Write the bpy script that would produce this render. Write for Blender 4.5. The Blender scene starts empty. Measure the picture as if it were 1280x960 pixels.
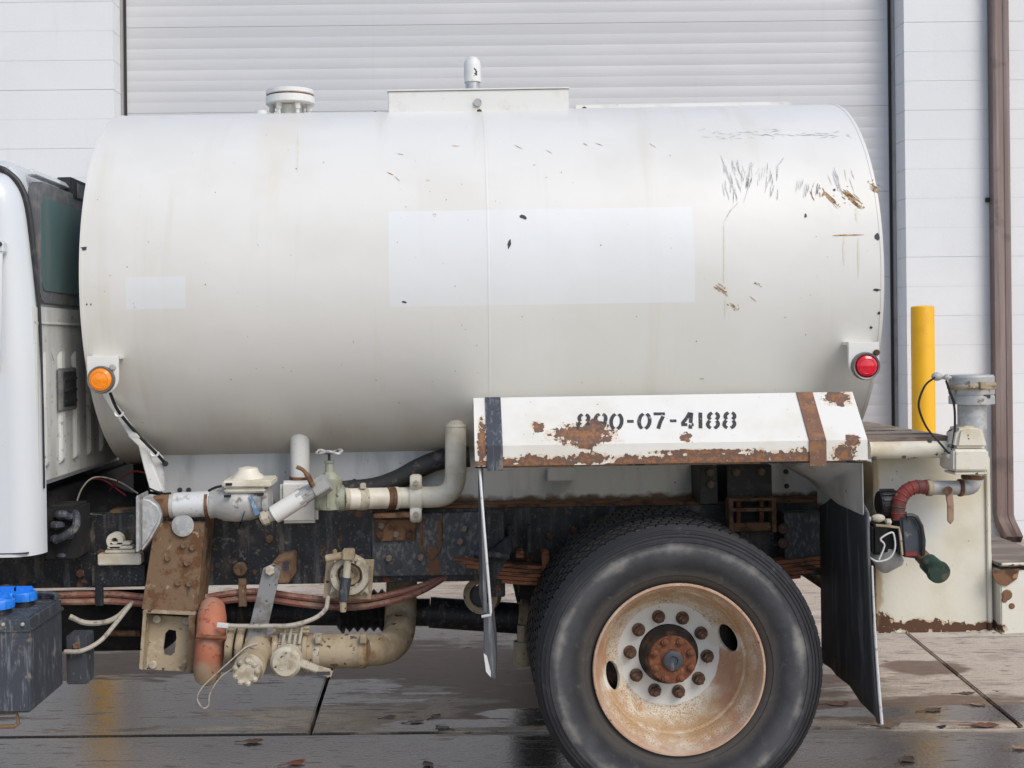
import bpy, bmesh, math, random
from mathutils import Vector, Matrix
random.seed(7)
R = math.radians
SC = bpy.context.scene
COL = SC.collection
# ------------------------------------------------------------------ camera, sky, sun, exposure
FPX, D0, HC, VX, VY = 1550.0, 4.40, 1.686, 575.0, 430.0    # focal length in px of a 1280 wide frame, distance to the tyre face, eye height
CAMROLL, TILT = 0.0105, 0.006
cd = bpy.data.cameras.new('camera'); cam = bpy.data.objects.new('camera', cd); COL.objects.link(cam)
cd.sensor_width = 36; cd.lens = FPX/1280*36; cd.shift_x = (640-VX)/1280; cd.shift_y = -(480-VY)/1280
cd.clip_start = 0.05; cd.clip_end = 2000
c_, s_ = math.cos(CAMROLL), math.sin(CAMROLL)
cam.matrix_world = Matrix(((c_, s_, 0, 0), (0, 0, -1, -D0), (-s_, c_, 0, HC), (0, 0, 0, 1)))
SC.camera = cam
SUN_EL, SUN_AZ = R(45), R(36)           # azimuth measured from -Y (behind the camera) towards +X
w = bpy.data.worlds.new('World'); SC.world = w; w.use_nodes = True
nt = w.node_tree; bg = nt.nodes['Background']; sky = nt.nodes.new('ShaderNodeTexSky')
sky.sky_type = 'NISHITA'; sky.sun_disc = False; sky.sun_elevation = SUN_EL
sky.sun_rotation = math.pi - SUN_AZ; sky.air_density = 1.0; sky.dust_density = 1.7; sky.ozone_density = 1.0
nt.links.new(sky.outputs[0], bg.inputs[0]); bg.inputs[1].default_value = 0.15
sd = bpy.data.lights.new('sun', 'SUN'); sun = bpy.data.objects.new('sun', sd); COL.objects.link(sun)
sd.energy = 1.5; sd.angle = R(30); sd.color = (1, 0.95, 0.88)
sdir = Vector((math.sin(SUN_AZ)*math.cos(SUN_EL), -math.cos(SUN_AZ)*math.cos(SUN_EL), math.sin(SUN_EL)))
sun.rotation_euler = sdir.to_track_quat('Z', 'Y').to_euler()
vs = SC.view_settings; vs.view_transform = 'Standard'; vs.look = 'None'; vs.gamma = 1; vs.exposure = 0.20
vs.use_curve_mapping = False
SC.render.engine = 'CYCLES'
SC.cycles.max_bounces = 6; SC.cycles.diffuse_bounces = 3; SC.cycles.glossy_bounces = 3; SC.cycles.transmission_bounces = 2; SC.cycles.caustics_reflective = False; SC.cycles.caustics_refractive = False

# ------------------------------------------------------------------ measuring: photograph pixels at a known depth -> metres
def S(y): return FPX/(D0+y)
def P(px, py, y, roll):
    dx, dy = px-VX, py-VY
    return Vector(((dx-roll*dy)/S(y), y, HC-(dy+roll*dx)/S(y)))
def U(px, py, y): return P(px, py, y, CAMROLL+TILT)         # on the truck (it stands a little nose down)
def W(px, py, y): return P(px, py, y, CAMROLL)              # on the place
def G(px, py):                                              # on the ground
    dx, dy = px-VX, py-VY; dx, dy = dx-CAMROLL*dy, dy+CAMROLL*dx
    d = FPX*HC/dy
    return Vector((dx*d/FPX, d-D0, 0))
ROOT0 = Vector((U(853.5, 837, 0).x, 1.22, 0))               # the truck's base, under the rear axle

# ------------------------------------------------------------------ mesh builder
class B:
    def __init__(s): s.v = []; s.f = []
    def add(s, vs, fs):
        n = len(s.v); s.v += [Vector(v) for v in vs]; s.f += [tuple(i+n for i in f) for f in fs]; return s
    def box(s, a, b):
        x0, x1 = sorted((a[0], b[0])); y0, y1 = sorted((a[1], b[1])); z0, z1 = sorted((a[2], b[2]))
        return s.add([(x0,y0,z0),(x1,y0,z0),(x1,y1,z0),(x0,y1,z0),(x0,y0,z1),(x1,y0,z1),(x1,y1,z1),(x0,y1,z1)],
            [(0,3,2,1),(4,5,6,7),(0,1,5,4),(1,2,6,5),(2,3,7,6),(3,0,4,7)])
    def bar(s, p, q, w, t, up=(0,1,0)):                      # rectangular bar from p to q, w across, t along up
        p, q, up = Vector(p), Vector(q), Vector(up); d = (q-p).normalized(); sd = d.cross(up).normalized(); u = sd.cross(d).normalized()
        vs = []
        for e in (p, q):
            for a, b in ((-1,-1),(1,-1),(1,1),(-1,1)): vs.append(e+sd*a*w/2+u*b*t/2)
        return s.add(vs, [(0,1,2,3),(7,6,5,4),(0,4,5,1),(1,5,6,2),(2,6,7,3),(3,7,4,0)])
    def prism(s, poly, e0, e1):                              # poly: 3D points, extruded from +e0 to +e1
        n = len(poly); e0, e1 = Vector(e0), Vector(e1)
        vs = [Vector(p)+e0 for p in poly]+[Vector(p)+e1 for p in poly]
        return s.add(vs, [tuple(range(n))[::-1], tuple(range(n, 2*n))]+[(i, (i+1) % n, (i+1) % n+n, i+n) for i in range(n)])
    def tube(s, pts, r, n=12, caps=True):
        pts = [Vector(p) for p in pts]; m = len(pts)
        rs = list(r) if isinstance(r, (list, tuple)) else [r]*m
        T = [(pts[min(i+1, m-1)]-pts[max(i-1, 0)]).normalized() for i in range(m)]
        a = Vector((0,0,1)) if abs(T[0].z) < .9 else Vector((1,0,0))
        nrm = (a-T[0]*a.dot(T[0])).normalized(); vs = []; fs = []
        for i in range(m):
            nrm = (nrm-T[i]*nrm.dot(T[i])).normalized(); bn = T[i].cross(nrm)
            for k in range(n):
                t = 2*math.pi*k/n; vs.append(pts[i]+(nrm*math.cos(t)+bn*math.sin(t))*rs[i])
        for i in range(m-1):
            for k in range(n): fs.append((i*n+k, i*n+(k+1) % n, (i+1)*n+(k+1) % n, (i+1)*n+k))
        if caps: fs += [tuple(range(n))[::-1], tuple(range((m-1)*n, m*n))]
        return s.add(vs, fs)
    def cyl(s, p, q, r, r2=None, n=20): return s.tube([p, q], [r, r if r2 is None else r2], n)
    def lathe(s, prof, o, ax, n=48, closed=False):           # prof: (radius, distance along ax)
        o, ax = Vector(o), Vector(ax).normalized()
        a = Vector((0,0,1)) if abs(ax.z) < .9 else Vector((1,0,0)); u = (a-ax*a.dot(ax)).normalized(); v = ax.cross(u)
        vs = []; fs = []; m = len(prof)
        for r, d in prof:
            for k in range(n):
                t = 2*math.pi*k/n; vs.append(o+ax*d+(u*math.cos(t)+v*math.sin(t))*r)
        for i in range(m if closed else m-1):
            j = (i+1) % m
            for k in range(n): fs.append((i*n+k, i*n+(k+1) % n, j*n+(k+1) % n, j*n+k))
        if not closed: fs += [tuple(range(n))[::-1], tuple(range((m-1)*n, m*n))]
        return s.add(vs, fs)
    def ball(s, c, r, sc=(1,1,1), n=14):
        c = Vector(c); vs = []; fs = []; h = n//2
        for i in range(h+1):
            ph = math.pi*i/h
            for k in range(n):
                t = 2*math.pi*k/n; vs.append(c+Vector((r*sc[0]*math.sin(ph)*math.cos(t), r*sc[1]*math.sin(ph)*math.sin(t), r*sc[2]*math.cos(ph))))
        for i in range(h):
            for k in range(n): fs.append((i*n+k, (i+1)*n+k, (i+1)*n+(k+1) % n, i*n+(k+1) % n))
        return s.add(vs, fs)
    def mesh(s, name, off=(0,0,0), bevel=0, smooth=35, seg=2):
        me = bpy.data.meshes.new(name); off = Vector(off)
        me.from_pydata([v-off for v in s.v], [], s.f)
        bm = bmesh.new(); bm.from_mesh(me); bmesh.ops.remove_doubles(bm, verts=bm.verts, dist=1e-5)
        bmesh.ops.dissolve_degenerate(bm, dist=1e-6, edges=bm.edges)
        bmesh.ops.recalc_face_normals(bm, faces=bm.faces)
        if bevel:
            es = [e for e in bm.edges if len(e.link_faces) == 2 and e.calc_face_angle(0) > R(35)]
            bmesh.ops.bevel(bm, geom=es, offset=bevel, segments=seg, affect='EDGES', clamp_overlap=True)
        bm.to_mesh(me); bm.free()
        if smooth:
            me.shade_smooth(); me.set_sharp_from_angle(angle=R(smooth))
        return me
def link(name, me, m, parent=None, loc=(0,0,0), label=None):
    o = bpy.data.objects.new(name, me); COL.objects.link(o); o.location = loc
    if me and m and not me.materials: me.materials.append(m)
    if parent: o.parent = parent
    if label: o['label'] = label
    return o
TRUCK = None
def part(name, b, m, parent=None, bevel=0, smooth=35, label=None, kind=None, seg=2):   # a piece of the truck, in the truck's own frame
    o = link(name, b.mesh(name, ROOT0, bevel, smooth, seg), m, parent or TRUCK, label=label)
    if kind: o['kind'] = kind
    return o
def place(name, b, m, parent=None, bevel=0, smooth=35, label=None):                     # a piece of the place
    return link(name, b.mesh(name, (0,0,0), bevel, smooth), m, parent, label=label)
def thing(name, label, cat, loc=(0,0,0), group=None):
    o = bpy.data.objects.new(name, None); COL.objects.link(o); o.location = loc; o['label'] = label; o['category'] = cat
    if group: o['group'] = group
    return o
def tag(o, label, cat, group=None):
    o['label'] = label; o['category'] = cat
    if group: o['group'] = group
    return o
def arc(p, q, c, n=8):                                       # quadratic curve p -> q with control c
    p, q, c = Vector(p), Vector(q), Vector(c)
    return [p*(1-t)**2+c*2*t*(1-t)+q*t*t for t in [i/n for i in range(n+1)]]
def spline(pts, n=6):                                        # Catmull-Rom through the points
    pts = [Vector(p) for p in pts]; e = [pts[0]*2-pts[1]]+pts+[pts[-1]*2-pts[-2]]; out = []
    for i in range(1, len(e)-2):
        a, b, c, d = e[i-1:i+3]
        for k in range(n):
            t = k/n; out.append(.5*((2*b)+(c-a)*t+(2*a-5*b+4*c-d)*t*t+(3*b-a-3*c+d)*t**3))
    return out+[pts[-1]]

# ------------------------------------------------------------------ materials
def mat(name, base, layers=(), rough=.5, metal=0, bump=0, bscale=60, coord='Object', spec=.5, coat=0, trans=0, brough=0):
    m = bpy.data.materials.new(name); m.use_nodes = True; t = m.node_tree; N = t.nodes; L = t.links
    bs = N['Principled BSDF']; bs.inputs['Roughness'].default_value = rough; bs.inputs['Metallic'].default_value = metal
    bs.inputs['Specular IOR Level'].default_value = spec; bs.inputs['Coat Weight'].default_value = coat; bs.inputs['Transmission Weight'].default_value = trans
    if coord == 'World': src = N.new('ShaderNodeNewGeometry').outputs['Position']
    else: src = N.new('ShaderNodeTexCoord').outputs['Object']
    def math_(op, a, b=None, clamp=False):
        n = N.new('ShaderNodeMath'); n.operation = op; n.use_clamp = clamp
        for i, x in enumerate((a, b)):
            if x is None: continue
            if isinstance(x, (int, float)): n.inputs[i].default_value = x
            else: L.new(x, n.inputs[i])
        return n.outputs[0]
    def noise(scale, detail=4, dist=0, seed=0, rgh=.6):
        v = src
        mp = N.new('ShaderNodeMapping'); L.new(v, mp.inputs[0]); mp.inputs['Location'].default_value = (seed*3.7, seed*1.9, seed*5.3)
        if isinstance(scale, (tuple, list)): mp.inputs['Scale'].default_value = scale; sc = 1
        else: sc = scale
        n = N.new('ShaderNodeTexNoise'); L.new(mp.outputs[0], n.inputs['Vector']); n.inputs['Scale'].default_value = sc
        n.inputs['Detail'].default_value = detail; n.inputs['Distortion'].default_value = dist; n.inputs['Roughness'].default_value = rgh
        return n.outputs['Fac']
    def step(x, lo, hi):
        n = N.new('ShaderNodeMapRange'); n.interpolation_type = 'SMOOTHSTEP'; L.new(x, n.inputs[0])
        n.inputs[1].default_value = lo; n.inputs[2].default_value = hi; return n.outputs[0]
    def blobs(bl, plane):
        out = None
        for cx, cz, rx, rz in bl:
            mp = N.new('ShaderNodeVectorMath'); mp.operation = 'MULTIPLY_ADD'; L.new(src, mp.inputs[0])
            if plane == 'xz': mp.inputs[1].default_value = (1/rx, 0, 1/rz); mp.inputs[2].default_value = (-cx/rx, 0, -cz/rz)
            else: mp.inputs[1].default_value = (1/rx, 1/rz, 0); mp.inputs[2].default_value = (-cx/rx, -cz/rz, 0)
            ln = N.new('ShaderNodeVectorMath'); ln.operation = 'LENGTH'; L.new(mp.outputs[0], ln.inputs[0])
            v = math_('SUBTRACT', 1, ln.outputs['Value'])
            v = math_('MAXIMUM', v, -1.5)
            out = v if out is None else math_('MAXIMUM', out, v)
        return out
    def rects(bl):
        sep = N.new('ShaderNodeSeparateXYZ'); L.new(src, sep.inputs[0]); out = None
        for x0, x1, z0, z1 in bl:
            a = math_('LESS_THAN', math_('ABSOLUTE', math_('SUBTRACT', sep.outputs[0], (x0+x1)/2)), abs(x1-x0)/2)
            b = math_('LESS_THAN', math_('ABSOLUTE', math_('SUBTRACT', sep.outputs[2], (z0+z1)/2)), abs(z1-z0)/2)
            v = math_('MULTIPLY', a, b); out = v if out is None else math_('MAXIMUM', out, v)
        return out
    def rgb(c):
        n = N.new('ShaderNodeRGB'); n.outputs[0].default_value = (*c, 1); return n.outputs[0]
    cur = rgb(base); rg = None; heights = []
    for i, l in enumerate(layers):
        k = l.get('kind', 'noise')
        nz = lambda: noise(l.get('scale', 8), min(4, l.get('detail', 4)), l.get('dist', 0), l.get('seed', i+1))
        if k == 'noise': fac = step(nz(), l.get('lo', .5), l.get('hi', .6))
        elif k == 'blobs':
            fac = step(math_('ADD', blobs(l['blobs'], l.get('plane', 'xz')), math_('MULTIPLY', math_('SUBTRACT', nz(), .5), l.get('namp', 1.5))), l.get('lo', 0), l.get('hi', .1))
        elif k == 'grad':                                    # along an axis: rises from a to b, broken by noise
            sep = N.new('ShaderNodeSeparateXYZ'); L.new(src, sep.inputs[0])
            mr = N.new('ShaderNodeMapRange'); mr.clamp = False; L.new(sep.outputs[l['axis']], mr.inputs[0]); mr.inputs[1].default_value = l['a']; mr.inputs[2].default_value = l['b']
            fac = step(math_('ADD', mr.outputs[0], math_('MULTIPLY', math_('SUBTRACT', nz(), .5), l.get('namp', 1))), l.get('lo', .45), l.get('hi', .55))
        elif k == 'band':                                    # a strip of ground between two values of y, ragged
            sep = N.new('ShaderNodeSeparateXYZ'); L.new(src, sep.inputs[0])
            d1 = math_('MULTIPLY', math_('SUBTRACT', sep.outputs[1], l['y0']), 2.5); d2 = math_('MULTIPLY', math_('SUBTRACT', l['y1'], sep.outputs[1]), 8)
            fac = step(math_('ADD', math_('MINIMUM', d1, d2), math_('MULTIPLY', math_('SUBTRACT', nz(), .5), l.get('namp', 1))), l.get('lo', 0), l.get('hi', .5))
        elif k == 'rect': fac = rects(l['rects'])
        elif k == 'radial':                                  # distance from a point across an axis
            sb = N.new('ShaderNodeVectorMath'); sb.operation = 'SUBTRACT'; L.new(src, sb.inputs[0]); sb.inputs[1].default_value = l['c']
            ml = N.new('ShaderNodeVectorMath'); ml.operation = 'MULTIPLY'; L.new(sb.outputs[0], ml.inputs[0]); ml.inputs[1].default_value = l.get('m', (1,0,1))
            ln = N.new('ShaderNodeVectorMath'); ln.operation = 'LENGTH'; L.new(ml.outputs[0], ln.inputs[0])
            d = math_('ABSOLUTE', math_('SUBTRACT', ln.outputs['Value'], l['r']))
            v = math_('SUBTRACT', 1, math_('DIVIDE', d, l['w']))
            fac = step(math_('ADD', v, math_('MULTIPLY', math_('SUBTRACT', nz(), .5), l.get('namp', 1))), l.get('lo', 0), l.get('hi', .6))
        if 'mask' in l:                                      # keep the layer only where a wide noise allows
            fac = math_('MULTIPLY', fac, step(noise(l['mask'][0], 3, 0, i+31), l['mask'][1], l['mask'][2]))
        if 'op' in l: fac = math_('MULTIPLY', fac, l['op'])
        mx = N.new('ShaderNodeMix'); mx.data_type = 'RGBA'; L.new(fac, mx.inputs['Factor']); L.new(cur, mx.inputs['A'])
        if l.get('mul'): mx.blend_type = 'MULTIPLY'
        mx.inputs['B'].default_value = (*l['col'], 1); cur = mx.outputs['Result']
        if 'rough' in l:
            mr = N.new('ShaderNodeMix'); mr.data_type = 'FLOAT'; L.new(fac, mr.inputs['Factor'])
            if rg is None: mr.inputs['A'].default_value = rough
            else: L.new(rg, mr.inputs['A'])
            mr.inputs['B'].default_value = l['rough']; rg = mr.outputs['Result']
        if 'h' in l: heights.append(math_('MULTIPLY', fac, l['h']))
    L.new(cur, bs.inputs['Base Color'])
    if brough:
        v = math_('MULTIPLY', math_('SUBTRACT', noise(bscale*.4, 4, 0, 77), .5), brough)
        rg = math_('ADD', rg if rg is not None else rough, v, True)
    if rg is not None: L.new(rg, bs.inputs['Roughness'])
    if bump or heights:
        h = math_('MULTIPLY', noise(bscale, 3, 0, 55), bump if bump else 0)
        for x in heights: h = math_('ADD', h, x)
        bp = N.new('ShaderNodeBump'); bp.inputs['Strength'].default_value = 1; bp.inputs['Distance'].default_value = 1; L.new(h, bp.inputs['Height']); L.new(bp.outputs[0], bs.inputs['Normal'])
    return m
def bl(*pts, y=0):                                           # blobs given in photograph pixels at depth y -> truck frame
    out = []
    for px, py, rx, rz in pts:
        p = U(px, py, y)-ROOT0; out.append((p.x, p.z, rx/S(y), rz/S(y)))
    return out
RUST, RUST2, DKRUST = (.23, .085, .03), (.33, .15, .055), (.09, .042, .025)
def steel(name, base, **k): return mat(name, base, **k)
TKY, TKR = 1.22, .78; TKZ = HC+.27
def tk(px, py):                                              # where the line of sight meets the tank's shell (truck frame)
    p = U(px, py, 0)-Vector((0, -D0, HC)); o = Vector((0, -D0, HC)); d = p
    a = d.y*d.y+d.z*d.z; b = 2*((o.y-TKY)*d.y+(o.z-TKZ)*d.z); c = (o.y-TKY)**2+(o.z-TKZ)**2-TKR**2
    q = max(b*b-4*a*c, 0); t = (-b-math.sqrt(q))/(2*a); return o+d*t
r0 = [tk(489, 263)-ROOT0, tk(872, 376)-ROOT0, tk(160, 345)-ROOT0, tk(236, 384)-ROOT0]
M = {}
M['tank'] = mat('tank_white_paint', (.735, .725, .685), [
    dict(col=(.66, .645, .59), scale=1.3, lo=.42, hi=.62, detail=5, op=.6),
    dict(col=(.62, .585, .5), scale=(9, 1.2, .5), lo=.55, hi=.75, detail=4, op=.45),
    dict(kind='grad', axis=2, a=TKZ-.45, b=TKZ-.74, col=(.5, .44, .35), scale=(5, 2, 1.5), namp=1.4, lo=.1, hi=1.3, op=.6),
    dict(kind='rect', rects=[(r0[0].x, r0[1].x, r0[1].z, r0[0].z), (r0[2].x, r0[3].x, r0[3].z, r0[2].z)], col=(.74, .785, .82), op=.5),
    dict(col=(.42, .3, .16), scale=38, lo=.735, hi=.765, detail=2, op=.6),
    dict(kind='blobs', blobs=[(U(360,185,.9).x-ROOT0.x, TKZ+.62, .16, .22), (U(350,225,.7).x-ROOT0.x, TKZ+.45, .05, .3)], col=(.66, .54, .33), scale=6, namp=1, lo=0, hi=1, op=.22)],
    rough=.40, bump=.0035, bscale=3.5, brough=.15)
M['scratch'] = mat('bare_scratched_steel', (.43, .435, .435), [dict(col=(.6, .6, .575), scale=90, lo=.42, hi=.58), dict(col=(.22, .22, .22), scale=14, lo=.55, hi=.62)], rough=.6)
M['chip'] = mat('dark_primer_chip', (.045, .05, .055), rough=.7)
M['ruststain'] = mat('rust_stain', (.50, .33, .15), [dict(col=(.2, .09, .035), scale=60, lo=.45, hi=.6)], rough=.85)
M['rustrun'] = mat('faint_rust_run', (.69, .645, .54), [dict(col=(.72, .69, .61), scale=20, lo=.4, hi=.6)], rough=.5)
M['white'] = mat('white_enamel', (.74, .735, .70), [dict(col=(.56, .52, .44), scale=7, lo=.5, hi=.75, op=.7), dict(col=(.3, .19, .1), scale=45, lo=.70, hi=.73), dict(col=(.08, .07, .06), scale=60, lo=.71, hi=.73)], rough=.45, bump=.0006, bscale=30)
M['subrail'] = mat('subframe_white_paint', (.62, .63, .62), [dict(col=(.42, .42, .41), scale=(9, 5, 2), lo=.45, hi=.75), dict(col=(.06, .05, .045), scale=42, lo=.7, hi=.72), dict(kind='grad', axis=2, a=1.06, b=1.0, col=(.13, .08, .05), scale=12, namp=1.2, lo=.3, hi=.7)], rough=.6, bump=.0008)
fl = bl((733,542,38,12), (748,537,14,12), (712,540,16,6), (733,553,12,6), (676,533,7,6), (738,570,22,7), (606,552,6,26), (628,575,26,5), (668,574,22,8), (860,545,7,5), (1063,497,17,9), (1066,549,9,8), (1055,566,14,12), (700,577,18,9), (880,562,60,3), y=.03)
flp = bl(*[(790+i*27, 575-i*.35+random.uniform(-2,2), 22, random.uniform(6, 12)) for i in range(9)], *[(610+i*28, 578, 19, random.uniform(1.5, 4)) for i in (0, 2, 3, 6)], (905,578,112,5), (650,580,40,1.6), (1062,576,20,3), y=0)
FEND = [
    dict(col=(.62, .575, .46), scale=4, lo=.45, hi=.7, op=.5),
    dict(kind='blobs', blobs=fl+flp, col=(.66, .47, .25), scale=38, namp=2.6, lo=-.3, hi=.1, op=.55),
    dict(kind='blobs', blobs=fl+flp, col=(.155, .095, .072), scale=46, namp=2.6, lo=-.02, hi=.04, rough=.9, h=-.0012, detail=5),
    dict(kind='blobs', blobs=fl+flp, col=(.34, .15, .055), scale=75, namp=5, lo=.25, hi=1.1, op=.75, seed=9),
    dict(col=(.1, .06, .035), scale=70, lo=.71, hi=.73)]
M['fender'] = mat('fender_chipped_white', (.76, .745, .69), FEND, rough=.42, bump=.0006, bscale=25)
M['stencil'] = mat('black_stencil_paint', (.035, .035, .037), [dict(col=(.3, .3, .29), scale=70, lo=.62, hi=.7), FEND[2]], rough=.6)
rp = bl(*[(1105+i*22, 783+random.uniform(-3,2), 18, random.uniform(4,11)) for i in range(7)], (1105,776,14,11), (1200,786,12,7), y=.30)
M['rearpanel'] = mat('cream_chipped_panel', (.72, .69, .585), [
    dict(col=(.62, .57, .44), scale=3.5, lo=.4, hi=.7),
    dict(col=(.75, .76, .75), scale=(2.2, 2.2, 3), lo=.52, hi=.7, op=.7),
    dict(kind='blobs', blobs=rp, col=(.5, .34, .16), scale=30, namp=1.6, lo=-.3, hi=.05, op=.6),
    dict(kind='blobs', blobs=rp, col=(.105, .05, .03), scale=44, namp=3, lo=0, hi=.06, rough=.9, h=-.001),
    dict(col=(.12, .06, .03), scale=32, lo=.69, hi=.71),
    dict(kind='blobs', blobs=bl((1098,720,9,60), (1097,600,5,40), y=.3), col=(.4, .27, .13), scale=20, namp=1.2, lo=-.2, hi=.5, op=.8)], rough=.5, bump=.0006)
M['cream'] = mat('cream_rust_paint', (.68, .64, .53), [dict(col=(.55, .48, .34), scale=8, lo=.45, hi=.7), dict(col=DKRUST, scale=16, lo=.6, hi=.63, rough=.9, h=-.0008), dict(col=(.25, .13, .05), scale=40, lo=.68, hi=.7)], rough=.55, bump=.0008)
M['creambolt'] = mat('cream_pipe_paint', (.70, .665, .56), [dict(col=(.56, .5, .38), scale=9, lo=.45, hi=.7), dict(col=(.2, .13, .08), scale=50, lo=.69, hi=.71)], rough=.45, bump=.0006)
M['cab'] = mat('cab_white_paint', (.64, .67, .69), [dict(col=(.64, .65, .64), scale=2, lo=.45, hi=.7, op=.5), dict(col=(.3, .29, .27), scale=60, lo=.735, hi=.75)], rough=.28, coat=.5)
M['cabback'] = mat('dusty_cab_back_paint', (.60, .61, .585), [dict(col=(.44, .43, .39), scale=(6, 6, 1.5), lo=.42, hi=.7), dict(col=(.3, .26, .2), scale=30, lo=.6, hi=.7)], rough=.6)
M['glass'] = mat('tinted_cab_glass', (.10, .165, .16), [dict(col=(.16, .2, .19), scale=(8, 8, 2), lo=.5, hi=.75, op=.6)], rough=.12, spec=.6)
M['frit'] = mat('dusty_black_glass_edge', (.12, .125, .13), [dict(col=(.2, .19, .18), scale=20, lo=.45, hi=.65)], rough=.5)
M['black'] = mat('black_plastic', (.018, .019, .021), [dict(col=(.06, .06, .058), scale=20, lo=.5, hi=.7)], rough=.5, bump=.0006)
M['void'] = mat('black_underbody', (.012, .012, .013), [dict(col=(.04, .036, .032), scale=9, lo=.5, hi=.7)], rough=.8, bump=.002)
M['frame'] = mat('black_frame_paint', (.013, .0145, .019), [
    dict(col=(.075, .078, .088), scale=(34, 8, 4), lo=.5, hi=.72), dict(col=(.14, .115, .09), scale=(20, 8, 5), lo=.56, hi=.7, mask=(2.4, .45, .6), op=.8), dict(col=(.2, .18, .15), scale=90, lo=.6, hi=.68, op=.6),
    dict(col=(.16, .15, .135), scale=26, lo=.6, hi=.7, mask=(1.6, .42, .6)),
    dict(col=(.15, .12, .095), scale=6, lo=.54, hi=.74, op=.65),
    dict(col=(.16, .07, .03), scale=11, lo=.63, hi=.68, rough=.9), dict(col=(.008, .008, .009), scale=34, lo=.68, hi=.7)], rough=.55, bump=.0015, bscale=45, brough=.2)
M['framedust'] = mat('dusty_frame_plate', (.065, .069, .075), [
    dict(col=(.17, .165, .15), scale=(60, 30, 34), lo=.48, hi=.66), dict(col=(.02, .02, .022), scale=13, lo=.62, hi=.65),
    dict(kind='blobs', blobs=bl((545,708,13,16), (543,690,7,14), (530,668,4,26), (553,665,4,30), y=.77), col=(.2, .085, .035), scale=22, namp=1.8, lo=-.1, hi=.6, op=.8, rough=.9),
    dict(kind='grad', axis=2, a=.76, b=.70, col=(.14, .08, .05), scale=9, namp=1.3, lo=.5, hi=.9)], rough=.75, bump=.0015, bscale=60)
M['rustbr'] = mat('rusted_bracket', (.19, .12, .07), [dict(col=(.025, .025, .028), scale=(16, 10, 5), lo=.55, hi=.66), dict(col=(.03, .032, .038), scale=(7, 5, 3), lo=.52, hi=.6), dict(col=(.13, .06, .025), scale=20, lo=.48, hi=.62), dict(col=(.34, .27, .185), scale=24, lo=.62, hi=.7), dict(col=(.02, .018, .016), scale=50, lo=.68, hi=.7)], rough=.85, bump=.002, bscale=50)
M['tan'] = mat('muddy_tan_metal', (.40, .325, .22), [dict(col=(.1, .07, .045), scale=17, lo=.645, hi=.675), dict(col=(.29, .225, .14), scale=7, lo=.45, hi=.65), dict(col=(.5, .44, .34), scale=13, lo=.56, hi=.7), dict(col=(.07, .05, .03), scale=34, lo=.64, hi=.67), dict(col=(.25, .11, .04), scale=9, lo=.63, hi=.74, op=.8)], rough=.85, bump=.0012, bscale=50)
M['tanpale'] = mat('pale_dusty_casting', (.50, .455, .36), [dict(col=(.33, .28, .2), scale=16, lo=.45, hi=.62), dict(col=(.06, .055, .045), scale=40, lo=.63, hi=.67)], rough=.8, bump=.0012)
M['orange'] = mat('faded_orange_pipe', (.42, .15, .085), [dict(col=(.38, .28, .2), scale=7, lo=.5, hi=.68, op=.7), dict(kind='grad', axis=2, a=U(265,800,.5).z, b=U(265,845,.5).z, col=(.42, .33, .22), scale=12, namp=1.2, lo=.4, hi=1.1), dict(col=(.32, .07, .04), scale=24, lo=.58, hi=.64)], rough=.7, bump=.001)
M['galv'] = mat('galvanised_steel', (.46, .47, .47), [dict(col=(.58, .58, .57), scale=40, lo=.45, hi=.6), dict(col=(.3, .27, .22), scale=9, lo=.55, hi=.75)], rough=.5, metal=.5, bump=.0005)
M['cast'] = mat('grey_cast_aluminium', (.42, .42, .405), [dict(col=(.56, .55, .53), scale=12, lo=.45, hi=.7), dict(col=(.2, .18, .15), scale=22, lo=.6, hi=.68), dict(col=(.3, .18, .09), scale=14, lo=.66, hi=.72)], rough=.6, metal=.25, bump=.0012, bscale=40)
M['bright'] = mat('bright_steel_edge', (.72, .72, .71), [dict(col=(.4, .37, .33), scale=30, lo=.58, hi=.7)], rough=.4, metal=.3)
M['silver'] = mat('silver_painted_pipe', (.66, .67, .67), [dict(col=(.42, .41, .38), scale=20, lo=.52, hi=.66), dict(col=(.1, .09, .08), scale=55, lo=.68, hi=.7)], rough=.4, metal=.15)
M['brown'] = mat('brown_rust_iron', (.2, .105, .055), [dict(col=(.09, .045, .025), scale=18, lo=.45, hi=.6), dict(col=(.33, .2, .11), scale=30, lo=.62, hi=.7)], rough=.9, bump=.0015)
M['redrust'] = mat('orange_rust_iron', (.19, .07, .034), [dict(col=(.12, .045, .022), scale=30, lo=.45, hi=.62), dict(col=(.36, .17, .08), scale=45, lo=.6, hi=.7)], rough=.9, bump=.002, bscale=70)
M['spring'] = mat('rusted_spring_leaf', (.3, .12, .06), [dict(col=(.1, .05, .03), scale=(8, 8, 40), lo=.5, hi=.62), dict(col=(.4, .22, .13), scale=22, lo=.6, hi=.7)], rough=.85, bump=.001)
M['green'] = mat('verdigris_valve_bronze', (.35, .36, .28), [dict(col=(.2, .3, .25), scale=(40, 40, 9), lo=.5, hi=.6, op=.8), dict(col=(.5, .46, .35), scale=20, lo=.58, hi=.68), dict(col=(.1, .09, .06), scale=38, lo=.65, hi=.69)], rough=.7, metal=.2, bump=.0015)
M['dkgreen'] = mat('dark_green_cap', (.02, .05, .034), [dict(col=(.1, .09, .06), scale=26, lo=.52, hi=.66)], rough=.6, bump=.001)
M['copper'] = mat('dull_red_air_line', (.235, .10, .07), [dict(col=(.33, .2, .145), scale=(14, 20, 20), lo=.48, hi=.62), dict(col=(.1, .06, .045), scale=40, lo=.6, hi=.66)], rough=.6)
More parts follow.
